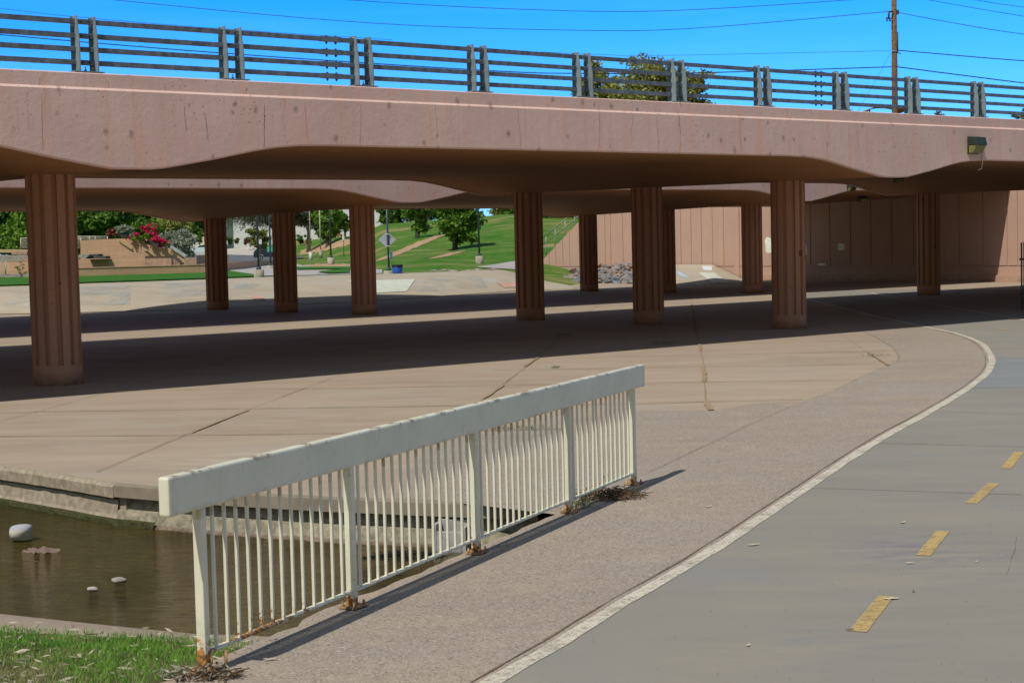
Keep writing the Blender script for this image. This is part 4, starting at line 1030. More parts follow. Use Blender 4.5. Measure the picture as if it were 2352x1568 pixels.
# ---- little things in and by the water
def rockobj(name, x, y, w_, h_, z, seed, m, label, flat=.7):
    me = rock_mesh(seed, name, .5, flat, True); me.materials.append(m); o = bpy.data.objects.new(name, me); link(o); p = atz(x, y, z)
    o.location = p; o.scale = (w_/1.25, w_*.9, h_); tag(o, label, 'rock', 'stones standing in the water')
    for pl in me.polygons: pl.use_smooth = True
    b = o.modifiers.new('s', 'SUBSURF'); b.levels = 1; b.render_levels = 1
    return o
def boulder_mat():
    q = NM('boulder_with_pale_waterline'); s = q.n('ShaderNodeSeparateXYZ'); q.L(q.geo.outputs['Position'], s.inputs[0])
    z = q.math('ADD', s.outputs[2], q.math('MULTIPLY', q.noise(8, 3), .02)); c = q.ramp(q.math('MULTIPLY', q.math('ADD', z, .40), 5.), [(.0, (.05, .04, .03)), (.12, (.05, .04, .03)), (.16, (.46, .42, .33)), (.60, (.50, .47, .40)), (.70, (.36, .37, .39))])
    return q.out(c, .85, q.bump(q.noise(30, 4), .3, .005), .3)
rockobj('boulder', 51, 1226, .30, .27, -.33, 3, boulder_mat(), 'large smooth grey boulder with a pale band, at the left edge of the water', .9)
rockobj('stone', 272, 1331, .14, .075, -.375, 5, m_stone, 'small pale flat stone breaking the water surface, the right one of the two')
rockobj('stone', 213, 1352, .10, .08, -.375, 6, m_stone, 'smaller dark-sided stone in the water, left of the pale flat one')
def rag():
    p = atz(95, 1262, -.38); mb = MB(); r = random.Random(3); nx, ny = 18, 8; vs = []
    for i in range(nx):
        for j in range(ny):
            u = i/(nx-1)-.5; v = j/(ny-1)-.5
            vs.append(p+Vector((u*.33+r.uniform(-.006, .006), v*.30*(1-abs(u))+u*-.08, max(-.02, (.02*math.sin(u*11+1)*math.sin(v*7+u*5)+.012*math.sin(u*23+v*9))*.6+.012+r.uniform(-.003, .003)-(abs(v)+abs(u))*.03))))
    mb.add(vs, [(i*ny+j, i*ny+j+1, (i+1)*ny+j+1, (i+1)*ny+j) for i in range(nx-1) for j in range(ny-1)], True)
    tag(mb.build('rag', m_cloth), 'crumpled pink rag floating just below the large boulder', 'cloth')
rag()
def block():
    p = atz(1040, 1262, WATER_Z); root = empty('concrete_block', p, -.25, 'cracked grey concrete block standing in the water beneath the far bank', 'block')
    mb = MB(); w_, d_, h_, t = .145, .10, .20, .035
    mb.box(-w_, w_, d_-t, d_, -.1, h_+.05); mb.box(-w_, -w_+t, -d_, d_-t-.001, -.1, h_+.03); mb.box(w_-t, w_, -d_, d_-t-.001, -.1, h_+.01); mb.box(-w_+t+.001, w_-t-.001, -d_, -d_+t, -.1, h_-.03)
    mb.build('shell', m_concblock, root, .006)
    mb = MB(); pts = [(-.075, h_-.035), (-.06, .12), (-.085, .06), (-.07, -.02)]
    for a, b in zip(pts, pts[1:]): mb.prism([(a[0]-.004, -d_-.002, a[1]), (a[0]+.005, -d_-.002, a[1]), (b[0]+.005, -d_-.002, b[1]), (b[0]-.004, -d_-.002, b[1])], (0, .004, 0))
    mb.build('crack', m_black, root)
block()
def heap(name, x0, y0, x1, y1, z, m, hgt, label, cat, seed=1):
    a = atz(x0, y1, z); b = atz(x1, y0, z); cx, cy = (a.x+b.x)/2, (a.y+b.y)/2; rx, ry = abs(b.x-a.x)/2, abs(b.y-a.y)/2; mb = MB(); n, k = 30, 7; r = random.Random(seed); vs = [(cx, cy, z+hgt)]; fs = []
    for j in range(1, k+1):
        for i in range(n):
            t = 2*math.pi*i/n; q = j/k*(1+r.uniform(-.07, .07)); vs.append((cx+rx*q*math.cos(t), cy+ry*q*math.sin(t), z+hgt*(1-(j/k)**2)+r.uniform(-.1, .1)*hgt-(.03 if j == k else 0)))
    for i in range(n): fs.append((0, 1+i, 1+(i+1) % n))
    for j in range(k-1):
        for i in range(n): fs.append((1+j*n+i, 1+(j+1)*n+i, 1+(j+1)*n+(i+1) % n, 1+j*n+(i+1) % n))
    mb.add(vs, fs, True); return tag(mb.build(name, m), label, cat)
heap('silt_bank', 880, 1225, 1100, 1252, WATER_Z-.01, m_algae, .06, 'ochre algae-covered silt beside the concrete block', 'silt')
def tangle(name, x, y, z, rx, ry, h_, n, m, label, cat, ln=.08, th=.003, seed=2, group=None):
    c = atz(x, y, z); r = random.Random(seed); mb = MB()
    for i in range(n):
        a = r.uniform(0, 6.28); q = math.sqrt(r.random()); p = c+Vector((rx*q*math.cos(a), ry*q*math.sin(a), h_*r.random()*(1-q)+.008)); d = Vector((r.gauss(0, 1), r.gauss(0, 1), r.gauss(0, .35))).normalized()*ln*r.uniform(.4, 1.2)
        e = p+d; e.z = max(e.z, z+.004); m_ = (p+e)/2+Vector((r.uniform(-1, 1), r.uniform(-1, 1), .6))*ln*.15; mb.tube([p, m_, e], th, 4, False)
    return tag(mb.build(name, m, fix=False), label, cat, group)
tangle('black_mesh', 930, 1282, WATER_Z, .33, .13, .07, 260, m_mesh, 'tangle of black mesh lying in the shallow water', 'debris')
m_twig = simple('brown_twigs', (.12, .075, .04), .95, .5, 20)
tangle('twig_heap', 1395, 1142, .004, .30, .22, .10, 330, m_twig, 'heap of brown twigs and leaves under the far end of the rail', 'debris', .11, .003, 4)
tangle('twig_heap', 482, 1558, .004, .14, .07, .03, 60, m_twig, 'small heap of bark and twigs at the foot of the nearest rail post', 'debris', .10, .0035, 5)
def litter(c, rx, ry, n, seed, nm, label):
    r = np.random.default_rng(seed); a = r.uniform(0, 6.28, n); q = np.sqrt(r.random(n)); C = np.stack([c.x+rx*q*np.cos(a), c.y+ry*q*np.sin(a), .02+r.uniform(0, .07, n)*(1-q)], 1)
    b = r.uniform(0, 6.28, n); l = r.uniform(.02, .05, n); D = np.stack([np.cos(b)*l, np.sin(b)*l, r.uniform(-.015, .015, n)], 1); W = np.stack([-np.sin(b), np.cos(b), r.uniform(-.6, .6, n)], 1)*(l*.2)[:, None]
    o = quads(nm, C, D, W, leafmat('faded_leaves'+nm+str(seed), (.10, .07, .04), (.42, .40, .32), .1)); return tag(o, kind='stuff')
litter(atz(1395, 1140), .36, .26, 170, 1, 'fallen_leaves', ''); litter(atz(452, 1553), .22, .12, 110, 2, 'fallen_leaves', '')
# single leaves on the paving
def leaf(x, y, l, a, m, label):
    p = atz(x, y, .0085); mb = MB(); n = 8; vs = []
    for i in range(n+1):
        t = i/n-.5; w_ = l*.17*math.cos(t*math.pi)**.7+.0006 if abs(t) < .5 else .0006; lift = .003+.012*t*t+.0015*math.sin(i*1.7)
        c = Vector((t*l, .1*l*math.sin(t*4), lift)); vs += [c+Vector((0, w_, .003)), c, c-Vector((0, w_, -.002))]
    fs = []
    for i in range(n): fs += [(3*i, 3*i+1, 3*i+4, 3*i+3), (3*i+1, 3*i+2, 3*i+5, 3*i+4)]
    mb.add(vs, fs, True); o = mb.build('fallen_leaf', m, loc=p); o.rotation_euler = (0, 0, a); return tag(o, label, 'leaf', 'dry leaves scattered on the paving')
m_lf = simple('curled_dry_leaf', (.58, .47, .36), .8, .25, 30, .1); m_lfd = simple('grey_dead_leaf', (.14, .12, .10), .8, .25, 30, .1)
LF = [(1731, 1251, .10, .1, m_lf, 'pinkish dry leaf on the grey path close to the white line'), (2073, 1200, .07, .5, m_lf, 'thin curled leaf on the grey path left of the yellow dashes'),
      (2046, 1375, .10, -.1, m_lf, 'pale leaf touching the top of the nearest yellow dash'), (2089, 1293, .06, -.3, m_lf, 'pale leaf between the two nearest yellow dashes'),
      (1951, 1446, .05, 0, m_lfd, 'dark leaf to the left of the nearest yellow dash'), (1718, 1482, .04, .6, m_lf, 'tiny curled pale leaf low on the grey path'), (1626, 1163, .07, .2, m_lf, 'straw-coloured leaf on the rough walkway right of the rail'),
      (2385*.94, 1290, .03, .2, m_lf, 'small pale leaf right of the dark stain on the path'), (620, 1514, .07, 0, m_lf, 'flat pale leaf in the rail shadow near its first post'), (2098, 1358, .035, .7, m_lfd, 'small dark curled leaf right of the nearest yellow dash')]
for a in LF: leaf(*a)
# specks of grit
def grit():
    mb = MB(); r = random.Random(12)
    for i in range(260):
        x = r.uniform(520, 2352); y = r.uniform(900, 1568); p = atz(x, y, .012)
        if (Vector((p.x, p.y, 0))-R0).dot(RW) < .05 and p.y < 14.5: continue
        s = r.uniform(.002, .005); mb.add([p+Vector(v)*s for v in ((1, 0, 0), (0, 1, .1), (-1, .2, 0), (0, -1, 0), (.1, 0, .9))], [(0, 1, 4), (1, 2, 4), (2, 3, 4), (3, 0, 4)])
    tag(mb.build('grit', m_lfd), kind='stuff')
grit()
# weeds in the joints
def weed(x, y, rad, n, seed, label, flat=1.):
    c = atz(x, y, .01); r = np.random.default_rng(seed); C0 = np.stack([r.normal(0, rad*.5, n), r.normal(0, rad*.22, n), np.zeros(n)], 1)+np.array(c)
    a = r.uniform(0, 6.28, n); h_ = r.uniform(.02, .05, n)*flat; D = np.stack([np.cos(a)*h_*.9, np.sin(a)*h_*.9, h_*.7], 1); b = r.uniform(0, 6.28, n); W = np.stack([np.cos(b), np.sin(b), b*0], 1)*.003
    o = quads('weed', C0+D, D, W, m_weed); return tag(o, label, 'weed', 'weeds growing from paving joints')
m_weed = leafmat('weed_leaves', (.05, .09, .02), (.18, .24, .07))
weed(1277, 846, .12, 70, 1, 'single star-shaped weed on sunlit paving beyond the middle of the rail'); weed(1530, 790, .45, 170, 2, 'wide low strip of weeds just inside the bridge shadow', 1.2); weed(1150, 988, .18, 90, 3, 'left clump of weeds seen through the balusters')
weed(1225, 986, .20, 90, 4, 'right clump of weeds seen through the balusters'); weed(1296, 771, .2, 90, 5, 'dark weed tuft in the shade on the diagonal joint'); weed(2008, 818, .25, 60, 6, 'dry weed on the sandy joint inside the curve of the white line')
weed(1335, 1165, .12, 110, 7, 'tuft of grass at the end of the channel by the fourth post', 1.5)

# ================================================================= PARK: WALLS AND TERRACES
def wallseg(name, pts, z0, z1, th, m, label=None, cat='wall', cap=None, group=None):
    """pts: list of (x, y) world; a wall of real thickness"""
    mb = MB()
    root = empty(name, (pts[0][0], pts[0][1], z0), 0, label, cat, group); o0 = Vector((pts[0][0], pts[0][1], z0))
    mc = MB()
    for i, (a, b) in enumerate(zip(pts, pts[1:])):
        a = Vector((a[0], a[1], 0)); b = Vector((b[0], b[1], 0)); t = (b-a).normalized(); n = Vector((-t.y, t.x, 0))*th
        za = z1[i] if isinstance(z1, list) else z1; zb = z1[i+1] if isinstance(z1, list) else z1
        A_, B_ = a-o0, b-o0; A_.z = B_.z = 0
        mb.prism([A_+Vector((0, 0, -.5)), B_+Vector((0, 0, -.5)), B_+Vector((0, 0, zb-z0)), A_+Vector((0, 0, za-z0))], n)
        mc.prism([A_-n*.08+Vector((0, 0, za-z0+.002)), B_-n*.08+Vector((0, 0, zb-z0+.002)), B_-n*.08+Vector((0, 0, zb-z0+.05)), A_-n*.08+Vector((0, 0, za-z0+.05))], n*1.16)
    mb.build('wall_body', m, root)
    if cap: mc.build('coping', cap, root)
    return root
def wy(x, y, Y): p = aty(x, y, Y); return p
G1 = 'tan block walls of the terraced garden'
p0 = wy(-40, 617, 84.5); p1 = wy(179, 614.5, 84.5); p2 = wy(474, 606.4, 87.5); p3 = wy(560, 602, 103); p4 = wy(628, 599.8, 128)
wallseg('garden_wall', [(p.x, p.y) for p in (wy(66, 617, 84.5), p1, p2, p3, p4)], 1.0, [wy(66, 617.5, 84.5).z-.05, p1.z-.05, p2.z-.05, p3.z-.05, p4.z-.05], .35, m_brick, 'long low tan block wall behind the strip of turf', cap=m_capt if False else m_brick, group=G1)
a, b = wy(150, 597, 88), wy(333, 592.6, 88)
wallseg('planter_wall', [(a.x, a.y), (b.x, b.y)], 1., [a.z, b.z], .4, m_brick, 'second tan block wall stepping up behind the long low one', group=G1)
a, b = wy(333, 590.5, 86.8), wy(393, 590, 86.8)
wallseg('planter_wall', [(a.x, a.y), (b.x, b.y)], 1., [a.z, b.z], .5, m_smoothpink, 'short smooth brown wall in shade left of the garden steps', cap=m_dk, group=G1)
a, b = wy(423.6, 592, 89), wy(451, 592, 89)
wallseg('planter_wall', [(a.x, a.y), (b.x, b.y)], 1., [a.z, b.z], .5, m_smoothpink, 'small smooth pinkish pier at the foot of the stepped wall', group=G1)
a, b = wy(451.5, 587, 90), wy(478, 587, 90)
wallseg('planter_wall', [(a.x, a.y), (b.x, b.y)], 1., [a.z, b.z], .5, m_dk, 'dark brown box wall beside the black column, in front of a pale car', group=G1)
def stepped():
    Y = 91; root = empty('stepped_wall', wy(330, 606, Y), 0, 'tall tan block wall with two sloping grey copings, under the crimson bougainvillea', 'wall', G1); o = wy(330, 606, Y)
    pts = [(185, 552), (272.7, 548.2), (336, 548.6), (366.5, 570.4), (392.3, 570), (426.3, 591.4), (423, 612), (185, 612)]
    MB().prism([wy(x, y, Y)-o for x, y in pts], (0, .45, 0)).build('wall_body', m_brick, root)
    def bar(a, b, w_, m, name): 
        A_, B_ = wy(*a, Y)-o, wy(*b, Y)-o; MB().prism([A_+Vector((0, -.12, .02)), B_+Vector((0, -.12, .02)), B_+Vector((0, -.12, w_)), A_+Vector((0, -.12, w_))], (0, .7, 0)).build(name, m, root)
    bar((336, 550), (367, 572), .14, m_cap, 'sloping_cap'); bar((392, 571), (427, 593), .14, m_cap, 'sloping_cap')
    for a, b in (((272.7, 551), (304, 572)), ((331, 571), (363, 591))):
        A_, B_ = wy(*a, Y)-o, wy(*b, Y)-o; MB().prism([A_+Vector((0, -.1, -.05)), B_+Vector((0, -.1, -.05)), B_+Vector((0, -.1, .08)), A_+Vector((0, -.1, .08))], (0, .098, 0)).build('stringer', m_jointlight, root)
stepped()
def steps():
    Y = 88.; o = wy(415, 606, Y); root = empty('garden_steps', o, 0, 'short flight of brown steps between the planter walls', 'steps')
    for k in range(4):
        a = wy(393.2+k*4.8, 590+k*4.2, Y)-o; b = wy(398+k*4.8, 606, Y)-o; MB().box(a.x, b.x-.001, 0, 1.2, -.3, a.z).build('tread', m_smoothpink, root)
steps()
def terrace():
    Y = 87.; o = wy(220, 596, Y); root = empty('stone_steps', o, 0, 'low dark stone steps with a pale ramped side on the terrace', 'steps')
    q = lambda x, y: wy(x, y, Y)-o
    MB().prism([q(194, 594), q(206, 584), q(226, 583.6), q(226, 588), q(243, 588.2), q(243, 594)], (0, 1., 0)).build('dark_steps', m_dk, root)
    MB().prism([wy(170, 595, Y-.3)-o, wy(197, 593, Y-.3)-o, wy(208, 583.5, Y-.3)-o, wy(176, 585, Y-.3)-o, wy(170, 586, Y-.3)-o], (0, .25, 0)).build('ramped_side', m_stone, root)
    # left terrace, seen left of the first column
    Y = 86.; o = wy(40, 602, Y); root = empty('fountain_terrace', o, 0, 'grey and pink terraced stone basin left of the nearest column', 'terrace')
    q = lambda x, y, d=0: wy(x, y, Y+d)-o
    MB().prism([q(-30, 630), q(70, 630), q(70, 602), q(-30, 602)], (0, .4, 0)).build('front_wall', m_brick, root)
    MB().prism([q(-30, 602, .5), q(28, 602, .5), q(42, 600, .5), q(60, 592, .5), q(68, 588, .5), q(68, 602, .5)], (0, 1.5, 0)).build('sloped_block', m_smoothpink, root)
    MB().prism([q(-30, 600, 3), q(66, 600, 3), q(66, 589, 3), q(34, 587, 3), q(8, 587, 3), q(-30, 585, 3)], (0, 1.5, 0)).build('pale_block', m_stone, root)
    MB().prism([q(26, 585, 5), q(62, 586, 5), q(62, 578.5, 5), q(26, 578.5, 5)], (0, 1., 0)).build('dark_block', m_smoothpink, root)
    MB().prism([q(-30, 580, 7), q(66, 580, 7), q(66, 573, 7), q(-30, 573, 7)], (0, 1., 0)).build('back_block', m_jointlight, root)
    MB().prism([q(-30, 637, -.8), q(70, 637, -.8), q(70, 629, -.8), q(-30, 629, -.8)], (0, .6, 0)).build('kerb', m_stone, root)
terrace()
def barfence(x0, x1, y0, y1, Y, n, posts, label, m=m_polepale):
    o = wy((x0+x1)/2, y1, Y); root = empty('bar_fence', o, 0, label, 'fence', 'pale metal bar fences on the terrace'); q = lambda x, y: wy(x, y, Y)-o
    for k in range(n):
        y = y0+(y1-y0)*k/n; A_, B_ = q(x0, y), q(x1, y); MB().tube([A_, B_], .011 if k else .025, 5).build('bar', m, root)
    for x in posts: MB().tube([q(x, y0), q(x, y1+2)], .035, 5).build('post', m, root)
barfence(176, 247, 543, 552, 96, 4, (177, 206, 219, 247), 'pale metal bar fence on top of the tan stepped wall')
barfence(176, 186, 546, 572, 95, 9, (176, 186), 'narrow panel of pale metal bars right beside the nearest column')
barfence(47.5, 68, 547, 572, 95, 9, (48, 67), 'pale metal bar panel just left of the nearest column')
barfence(-20, 13, 601, 629, 84.5, 10, (-10, 13), 'grey metal bar gate at the left edge of the photo')

# ================================================================= LAMPS, SIGNS, BIN
def lamp(x, ytop, ypl, ybase, Y, r_, pr_, label, m=m_pole, mb_=m_plinth, low=False):
    b = wy(x, ybase, Y); root = empty('street_lamp', b, 0, label, 'street lamp', 'street lamps along the park paths'); zp = (ybase-ypl)*Y/FPX; H = 6.2
    MB().lathe([(r_, -.4), (r_, zp-.03), (r_-.03, zp)], 20).build('plinth', mb_, root)
    MB().tube([(0, 0, zp), (0, 0, H)], [pr_, pr_*.75], 10).build('pole', m, root); MB().tube([(0, 0, zp), (0, 0, zp+.12)], pr_*2.1, 10).build('flange', m, root)
    MB().box(-.35, .35, -.16, .16, H, H+.14).build('lamp_head', m, root, .02)
lamp(595, 490, 619, 638.0, 75, .235, .055, 'dark street lamp on a stout concrete drum, between two columns of the far bridge')
lamp(760.5, 484, 591.4, 606, 106, .225, .06, 'dark street lamp on a concrete drum on the lawn, left of the fluted mid column')
lamp(1101.5, 482, 588, 606, 94, .225, .058, 'dark street lamp on a pale drum, right of the big leafy tree')
lamp(13, 489, 556, 571, 150, .24, .075, 'blue-grey street lamp on a pale drum at the left edge')
lamp(737, 484, 577, 586.5, 165, .2, .075, 'pale pole on a sandy drum in front of the leafy tree', m_polepale, m_plinth)
lamp(714, 484, 580, 592.5, 150, .17, .05, 'thin pole on a short white drum by the pale car', m_polepale, m_whitewall)
lamp(421, 490, 547, 552, 190, .2, .09, 'dark pole before the cream building', m_pole)
lamp(622.5, 490, 610, 627, 100, .28, .06, 'dark street lamp on a grey drum half hidden behind a column')
def signpole():
    Y = 79; b = wy(893.5, 626.5, Y); root = empty('sign_pole', b, 0, 'dark pole with the bare back of a diamond sign and a teal dispenser', 'sign'); s = Y/FPX
    MB().lathe([(.26, -.3), (.26, .06), (.23, .1)], 20).build('footing', m_plinth, root); MB().tube([(0, 0, .1), (-.03, 0, 3.6)], [.05, .045], 10).build('pole', m_pole, root)
    MB().tube([(0, 0, .1), (0, 0, .24)], .1, 10).build('flange', m_pole, root)
    zc = (626.5-550.4)*s; h_ = 19.8*s; cx = -.05; MB().prism([(cx-h_, .055, zc), (cx, .055, zc-h_), (cx+h_, .055, zc), (cx, .055, zc+h_)], (0, .012, 0)).build('diamond_sign', m_signback, root)
    for dz in (.26, -.31): MB().box(-.1, .06, -.06, .056, zc+dz-.015, zc+dz+.015).build('clamp', m_signwhite, root)
    MB().box(.07, .19, -.06, .08, .66, 1.0).build('dispenser', m_teal, root, .02)
signpole()
def bin_():
    Y = 78.6; b = wy(913, 627, Y); root = empty('litter_bin', b, 0, 'bright blue litter bin with a black bag over its rim', 'bin')
    MB().lathe([(.235, -.02), (.24, .02), (.255, .38), (.252, .385)], 24).build('drum', m_blue, root); 
    mb = MB(); n = 24; vs = []; r = random.Random(1)
    for k, (rr, z) in enumerate([(.262, .30), (.268, .36), (.262, .40), (.235, .405), (.2, .34)]):
        for i in range(n): a = 2*math.pi*i/n; vs.append((rr*math.cos(a), rr*math.sin(a), z+(r.uniform(-.03, .01) if k == 0 else 0)))
    mb.add(vs, [(k*n+i, k*n+(i+1) % n, (k+1)*n+(i+1) % n, (k+1)*n+i) for k in range(4) for i in range(n)], True); mb.build('bin_bag', m_black, root)
bin_()
def sign(x, ytop, ybot, yb, w_, Y, m, label, shape='rect', lines=0):
    b = wy(x, yb, Y); root = empty('road_sign', b, 0, label, 'sign', 'signs along the street'); s = Y/FPX; MB().tube([(0, 0, -.3), (0, 0, (yb-ytop)*s)], .035, 6).build('post', m_pole, root)
    z0, z1 = (yb-ybot)*s, (yb-ytop)*s; hw = w_*s/2
    if shape == 'rect': MB().box(-hw, hw, -.06, -.045, z0, z1).build('sign_face', m, root)
    else: zc = (z0+z1)/2; MB().prism([(-hw, -.06, zc), (0, -.06, z0), (hw, -.06, zc), (0, -.06, z1)], (0, .015, 0)).build('sign_face', m, root)
    if lines:
        mb = MB(); r = random.Random(lines)
        for k in range(lines):
            z = z1-(z1-z0)*(k+.7)/(lines+.4); mb.box(-hw*.55, hw*r.uniform(.2, .8), -.066, -.0605, z-(z1-z0)*.045, z+(z1-z0)*.045); mb.prism([(-hw*.9, -.0605, z), (-hw*.7, -.0605, z+(z1-z0)*.06), (-hw*.7, -.0605, z-(z1-z0)*.06)], (0, -.005, 0))
        mb.build('lettering', m_signwhite, root)
    return root
sign(446, 549, 566, 588, 18.5, 175, m_signwhite, 'pale diamond sign above the small white car', 'diamond')
sign(522, 552.7, 561.5, 600, 4.5, 150, m_signwhite, 'narrow white sign on a thin dark post beside the dark column')
sign(599, 550, 560.5, 598, 7, 160, m_signwhite, 'small white sign behind the first street lamp')
sign(790, 542.6, 551, 589, 4.6, 150, m_signwhite, 'small white sign on a thin post on the grassy slope')
sign(622, 552, 563, 612, 7, 158, m_signteal, 'narrow green sign above the teal direction sign')
sign(621.5, 565.6, 579, 612, 13, 155, m_signteal, 'teal direction sign with two white lines in front of the dark car', 'rect', 2)

# ================================================================= CARS
def car(px, pyb, Y, rz, mbody, label, suv=False):
    b = wy(px, pyb, Y); root = empty('parked_car', b, rz, label, 'car', 'cars on the street beyond the park')
    L_, W_ = 4.5, .88; H = 1.75 if suv else 1.42
    if suv: P = [(-2.25, .45), (-2.25, .95), (-2.15, 1.1), (-1.2, 1.15), (-.7, 1.7), (1.7, 1.75), (2.2, 1.15), (2.25, .9), (2.25, .45)]
    else: P = [(-2.25, .4), (-2.25, .7), (-2.1, .82), (-1.0, .98), (-.35, 1.36), (.7, 1.42), (1.5, 1.08), (2.15, 1.0), (2.25, .75), (2.25, .4)]
    def fill(P, w_): 
        return [(x, -w_, z) for x, z in P]
    # body with wheel arches cut from the outline
    low = []
    for cx in (1.4, -1.4):
        low += [(cx+.40*math.cos(a), .33+.40*math.sin(a)) for a in np.linspace(0.12, math.pi-.12, 9)]
    out = P[:-1]+[(2.25, .32)]+[(x, max(.25, z)) for x, z in low]+[(-2.25, .32)]
    n = len(out); body = MB(); vs = []
    for y, inset in ((-W_, 0), (W_, 0)):
        for x, z in out:
            k = max(0, (z-.95))*.32; vs.append((x, (abs(y)-k)*(1 if y > 0 else -1), z))
    body.add(vs, [tuple(range(n)), tuple(reversed(range(n, 2*n)))]+[(i, i+n, (i+1) % n+n, (i+1) % n) for i in range(n)]); body.build('body', mbody, root, .04)
    for sg in (-1, 1):
        W2 = [(-.75, 1.03), (-.32, 1.30), (.68, 1.34), (1.3, 1.05)] if not suv else [(-1.0, 1.18), (-.62, 1.6), (1.6, 1.64), (1.95, 1.2)]
        MB().prism([(x, sg*(W_-max(0, z-.95)*.32+.006), z) for x, z in W2], (0, -sg*.01, 0)).build('side_window', m_window, root)
    for cx in (1.4, -1.4):
        for sg in (-1, 1):
            wh = MB().lathe([(.335, -.11), (.34, -.06), (.34, .06), (.335, .11)], 20).build('wheel', m_black, root); wh.location = (cx, sg*(W_-.1), .33); wh.rotation_euler = (math.pi/2, 0, 0)
            rm = MB().lathe([(.2, -.118), (.21, .118)], 16).build('rim', m_rim, wh)
    for sg in (-1, 1): MB().box(2.22, 2.27, sg*.6-.15, sg*.6+.15, .68, .84).build('tail_lamp', m_carR, root); MB().box(-2.27, -2.2, sg*.6-.15, sg*.6+.15, .6, .72).build('headlight', m_signwhite, root)
    return root
car(468, 588.5, 190, 0.1, m_carW, 'pale car on the left, seen over the dark box wall under the diamond sign')
car(625, 597, 205, math.pi+.15, m_carB, 'dark car waiting on the street behind the first street lamp', True)
car(664, 591.8, 212, math.pi+.05, m_carW, 'white car whose nose shows right of a dark column')

# ================================================================= FAR BUILDINGS
def house(x0, x1, ytop, yb, Y, m, label, roof=None, rooftop=None, wins=(), depth=8):
    a, b = wy(x0, yb, Y), wy(x1, yb, Y); zt = wy(x0, ytop, Y).z; root = empty('house', ((a.x+b.x)/2, Y, a.z), 0, label, 'house', 'houses beyond the park'); hw = (b.x-a.x)/2; H = zt-a.z
    MB().box(-hw, hw, 0, depth, -3, H).build('wall', m, root)
    if roof:
        rh = rooftop*Y/FPX; e = .4; MB().add([(-hw-e, -e, H), (hw+e, -e, H), (hw+e, depth+e, H), (-hw-e, depth+e, H), (-hw*.5, depth/2, H+rh), (hw*.5, depth/2, H+rh)], [(0, 1, 5, 4), (2, 3, 4, 5), (1, 2, 5), (3, 0, 4), (3, 2, 1, 0)]).build('roof', roof, root)
    for xa, xb, ya, yb2 in wins:
        A_, B_ = wy(xa, ya, Y), wy(xb, yb2, Y); o = MB().box(A_.x-(a.x+b.x)/2, B_.x-(a.x+b.x)/2, -.05, -.005, B_.z-a.z, A_.z-a.z).build('window', m_window, root)
    return root
house(303, 360, 507, 545, 260, m_whitewall, 'white house with a red tiled gable above the grey shrubs', m_redroof, 10)
house(370, 520, 470, 556, 300, m_cream, 'large cream building behind the diamond sign', None, None, [(413, 418, 538, 544)])
house(520, 690, 478, 562, 380, m_whitewall, 'pale building seen through the drooping mesquite')
house(690, 812, 478, 545, 330, m_whitewall, 'long white building with dark arched frames behind the leafy tree', None, None, [(782, 790, 504, 514), (793, 800, 504, 514), (804, 811, 504, 514)])
house(840, 900, 470, 545, 320, m_whitewall, 'plain white building on the hilltop right of the fluted mid column', None, None, [(872, 880, 488, 495)])
house(926, 985, 497, 530, 230, m_signback, 'grey house with red roof and small windows on the hill crest', m_redroof, 12, [(933, 938, 504, 510), (940, 945, 504, 510)])

# ================================================================= TREES
def T_(px, pyb, Y, pyt, pw, z0f, n, leaf, m, label, seed, **k):
    b = wy(px, pyb, Y); s = Y/FPX; H = (pyb-pyt)*s; z0 = H*z0f; return tree(b, H, pw*s, H-z0, z0, n, leaf, m, label, seed=seed, **k)
T_(1047, 583, 116, 440, 128, .07, 11500, .17, m_leaf_md, 'broad leafy green tree standing on the grassy slope', 3, tr=.22)
T_(962, 556, 140, 430, 95, .12, 7000, .19, m_leaf_md, 'leafy tree whose low boughs hang at the left of the broad slope tree', 31, tr=.2)
T_(754, 569, 190, 465, 80, .08, 8500, .25, m_leaf_md, 'upright green tree behind the pale pole', 4, tr=.25)
T_(792, 545, 205, 490, 50, .1, 3200, .24, m_leaf_dk, 'loose dark tree before the white building', 5, tr=.15)
T_(708, 575, 200, 450, 120, .35, 9000, .22, m_leaf_mesq, 'dusty grey-green tree with a pale leaning trunk above the white car', 6, tr=.2, bark=m_barkl)
T_(652, 585, 175, 420, 300, .30, 21000, .17, m_leaf_mesq, 'wide drooping mesquite tree with dark arching limbs over the street', 7, tr=.24, droop=.6, limbs=14, aspect=.22, shx=-3.2)
T_(598, 580, 195, 520, 64, .06, 3600, .2, m_leaf_olive, 'round olive-green shrub tree behind the first street lamp', 8, tr=.12)
T_(1290, 545, 150, 430, 140, .1, 9000, .24, m_leaf_dk, 'dark tree above the stair handrail', 9, tr=.25)
T_(1172, 512, 185, 430, 70, .2, 4500, .24, m_leaf_md, 'green tree on the hill crest behind the fluted column', 10, tr=.2)
T_(1158, 512, 215, 440, 84, .05, 5200, .28, m_leaf_olive, 'small olive tree on the crest right of the pale-drum street lamp', 46, tr=.2)
T_(1010, 516, 235, 450, 80, .1, 4500, .3, m_leaf_dk, 'dark tree on the crest behind the broad slope tree', 47, tr=.2)
T_(230, 580, 118, 420, 240, .0, 19000, .24, m_leaf_dk, 'massive dark green tree right of the nearest column', 11, tr=.35, limbs=8)
T_(318, 570, 142, 470, 110, .0, 7500, .24, m_leaf_md, 'sunlit green tree behind the massive dark one', 12, tr=.3)
T_(120, 580, 122, 410, 220, .0, 12000, .26, m_leaf_md, 'green tree hidden largely by the nearest column', 13, tr=.35)
T_(30, 580, 134, 410, 190, .0, 16000, .26, m_leaf_md, 'green tree at the left edge with bare grey boughs', 14, tr=.35, bark=m_barkl)
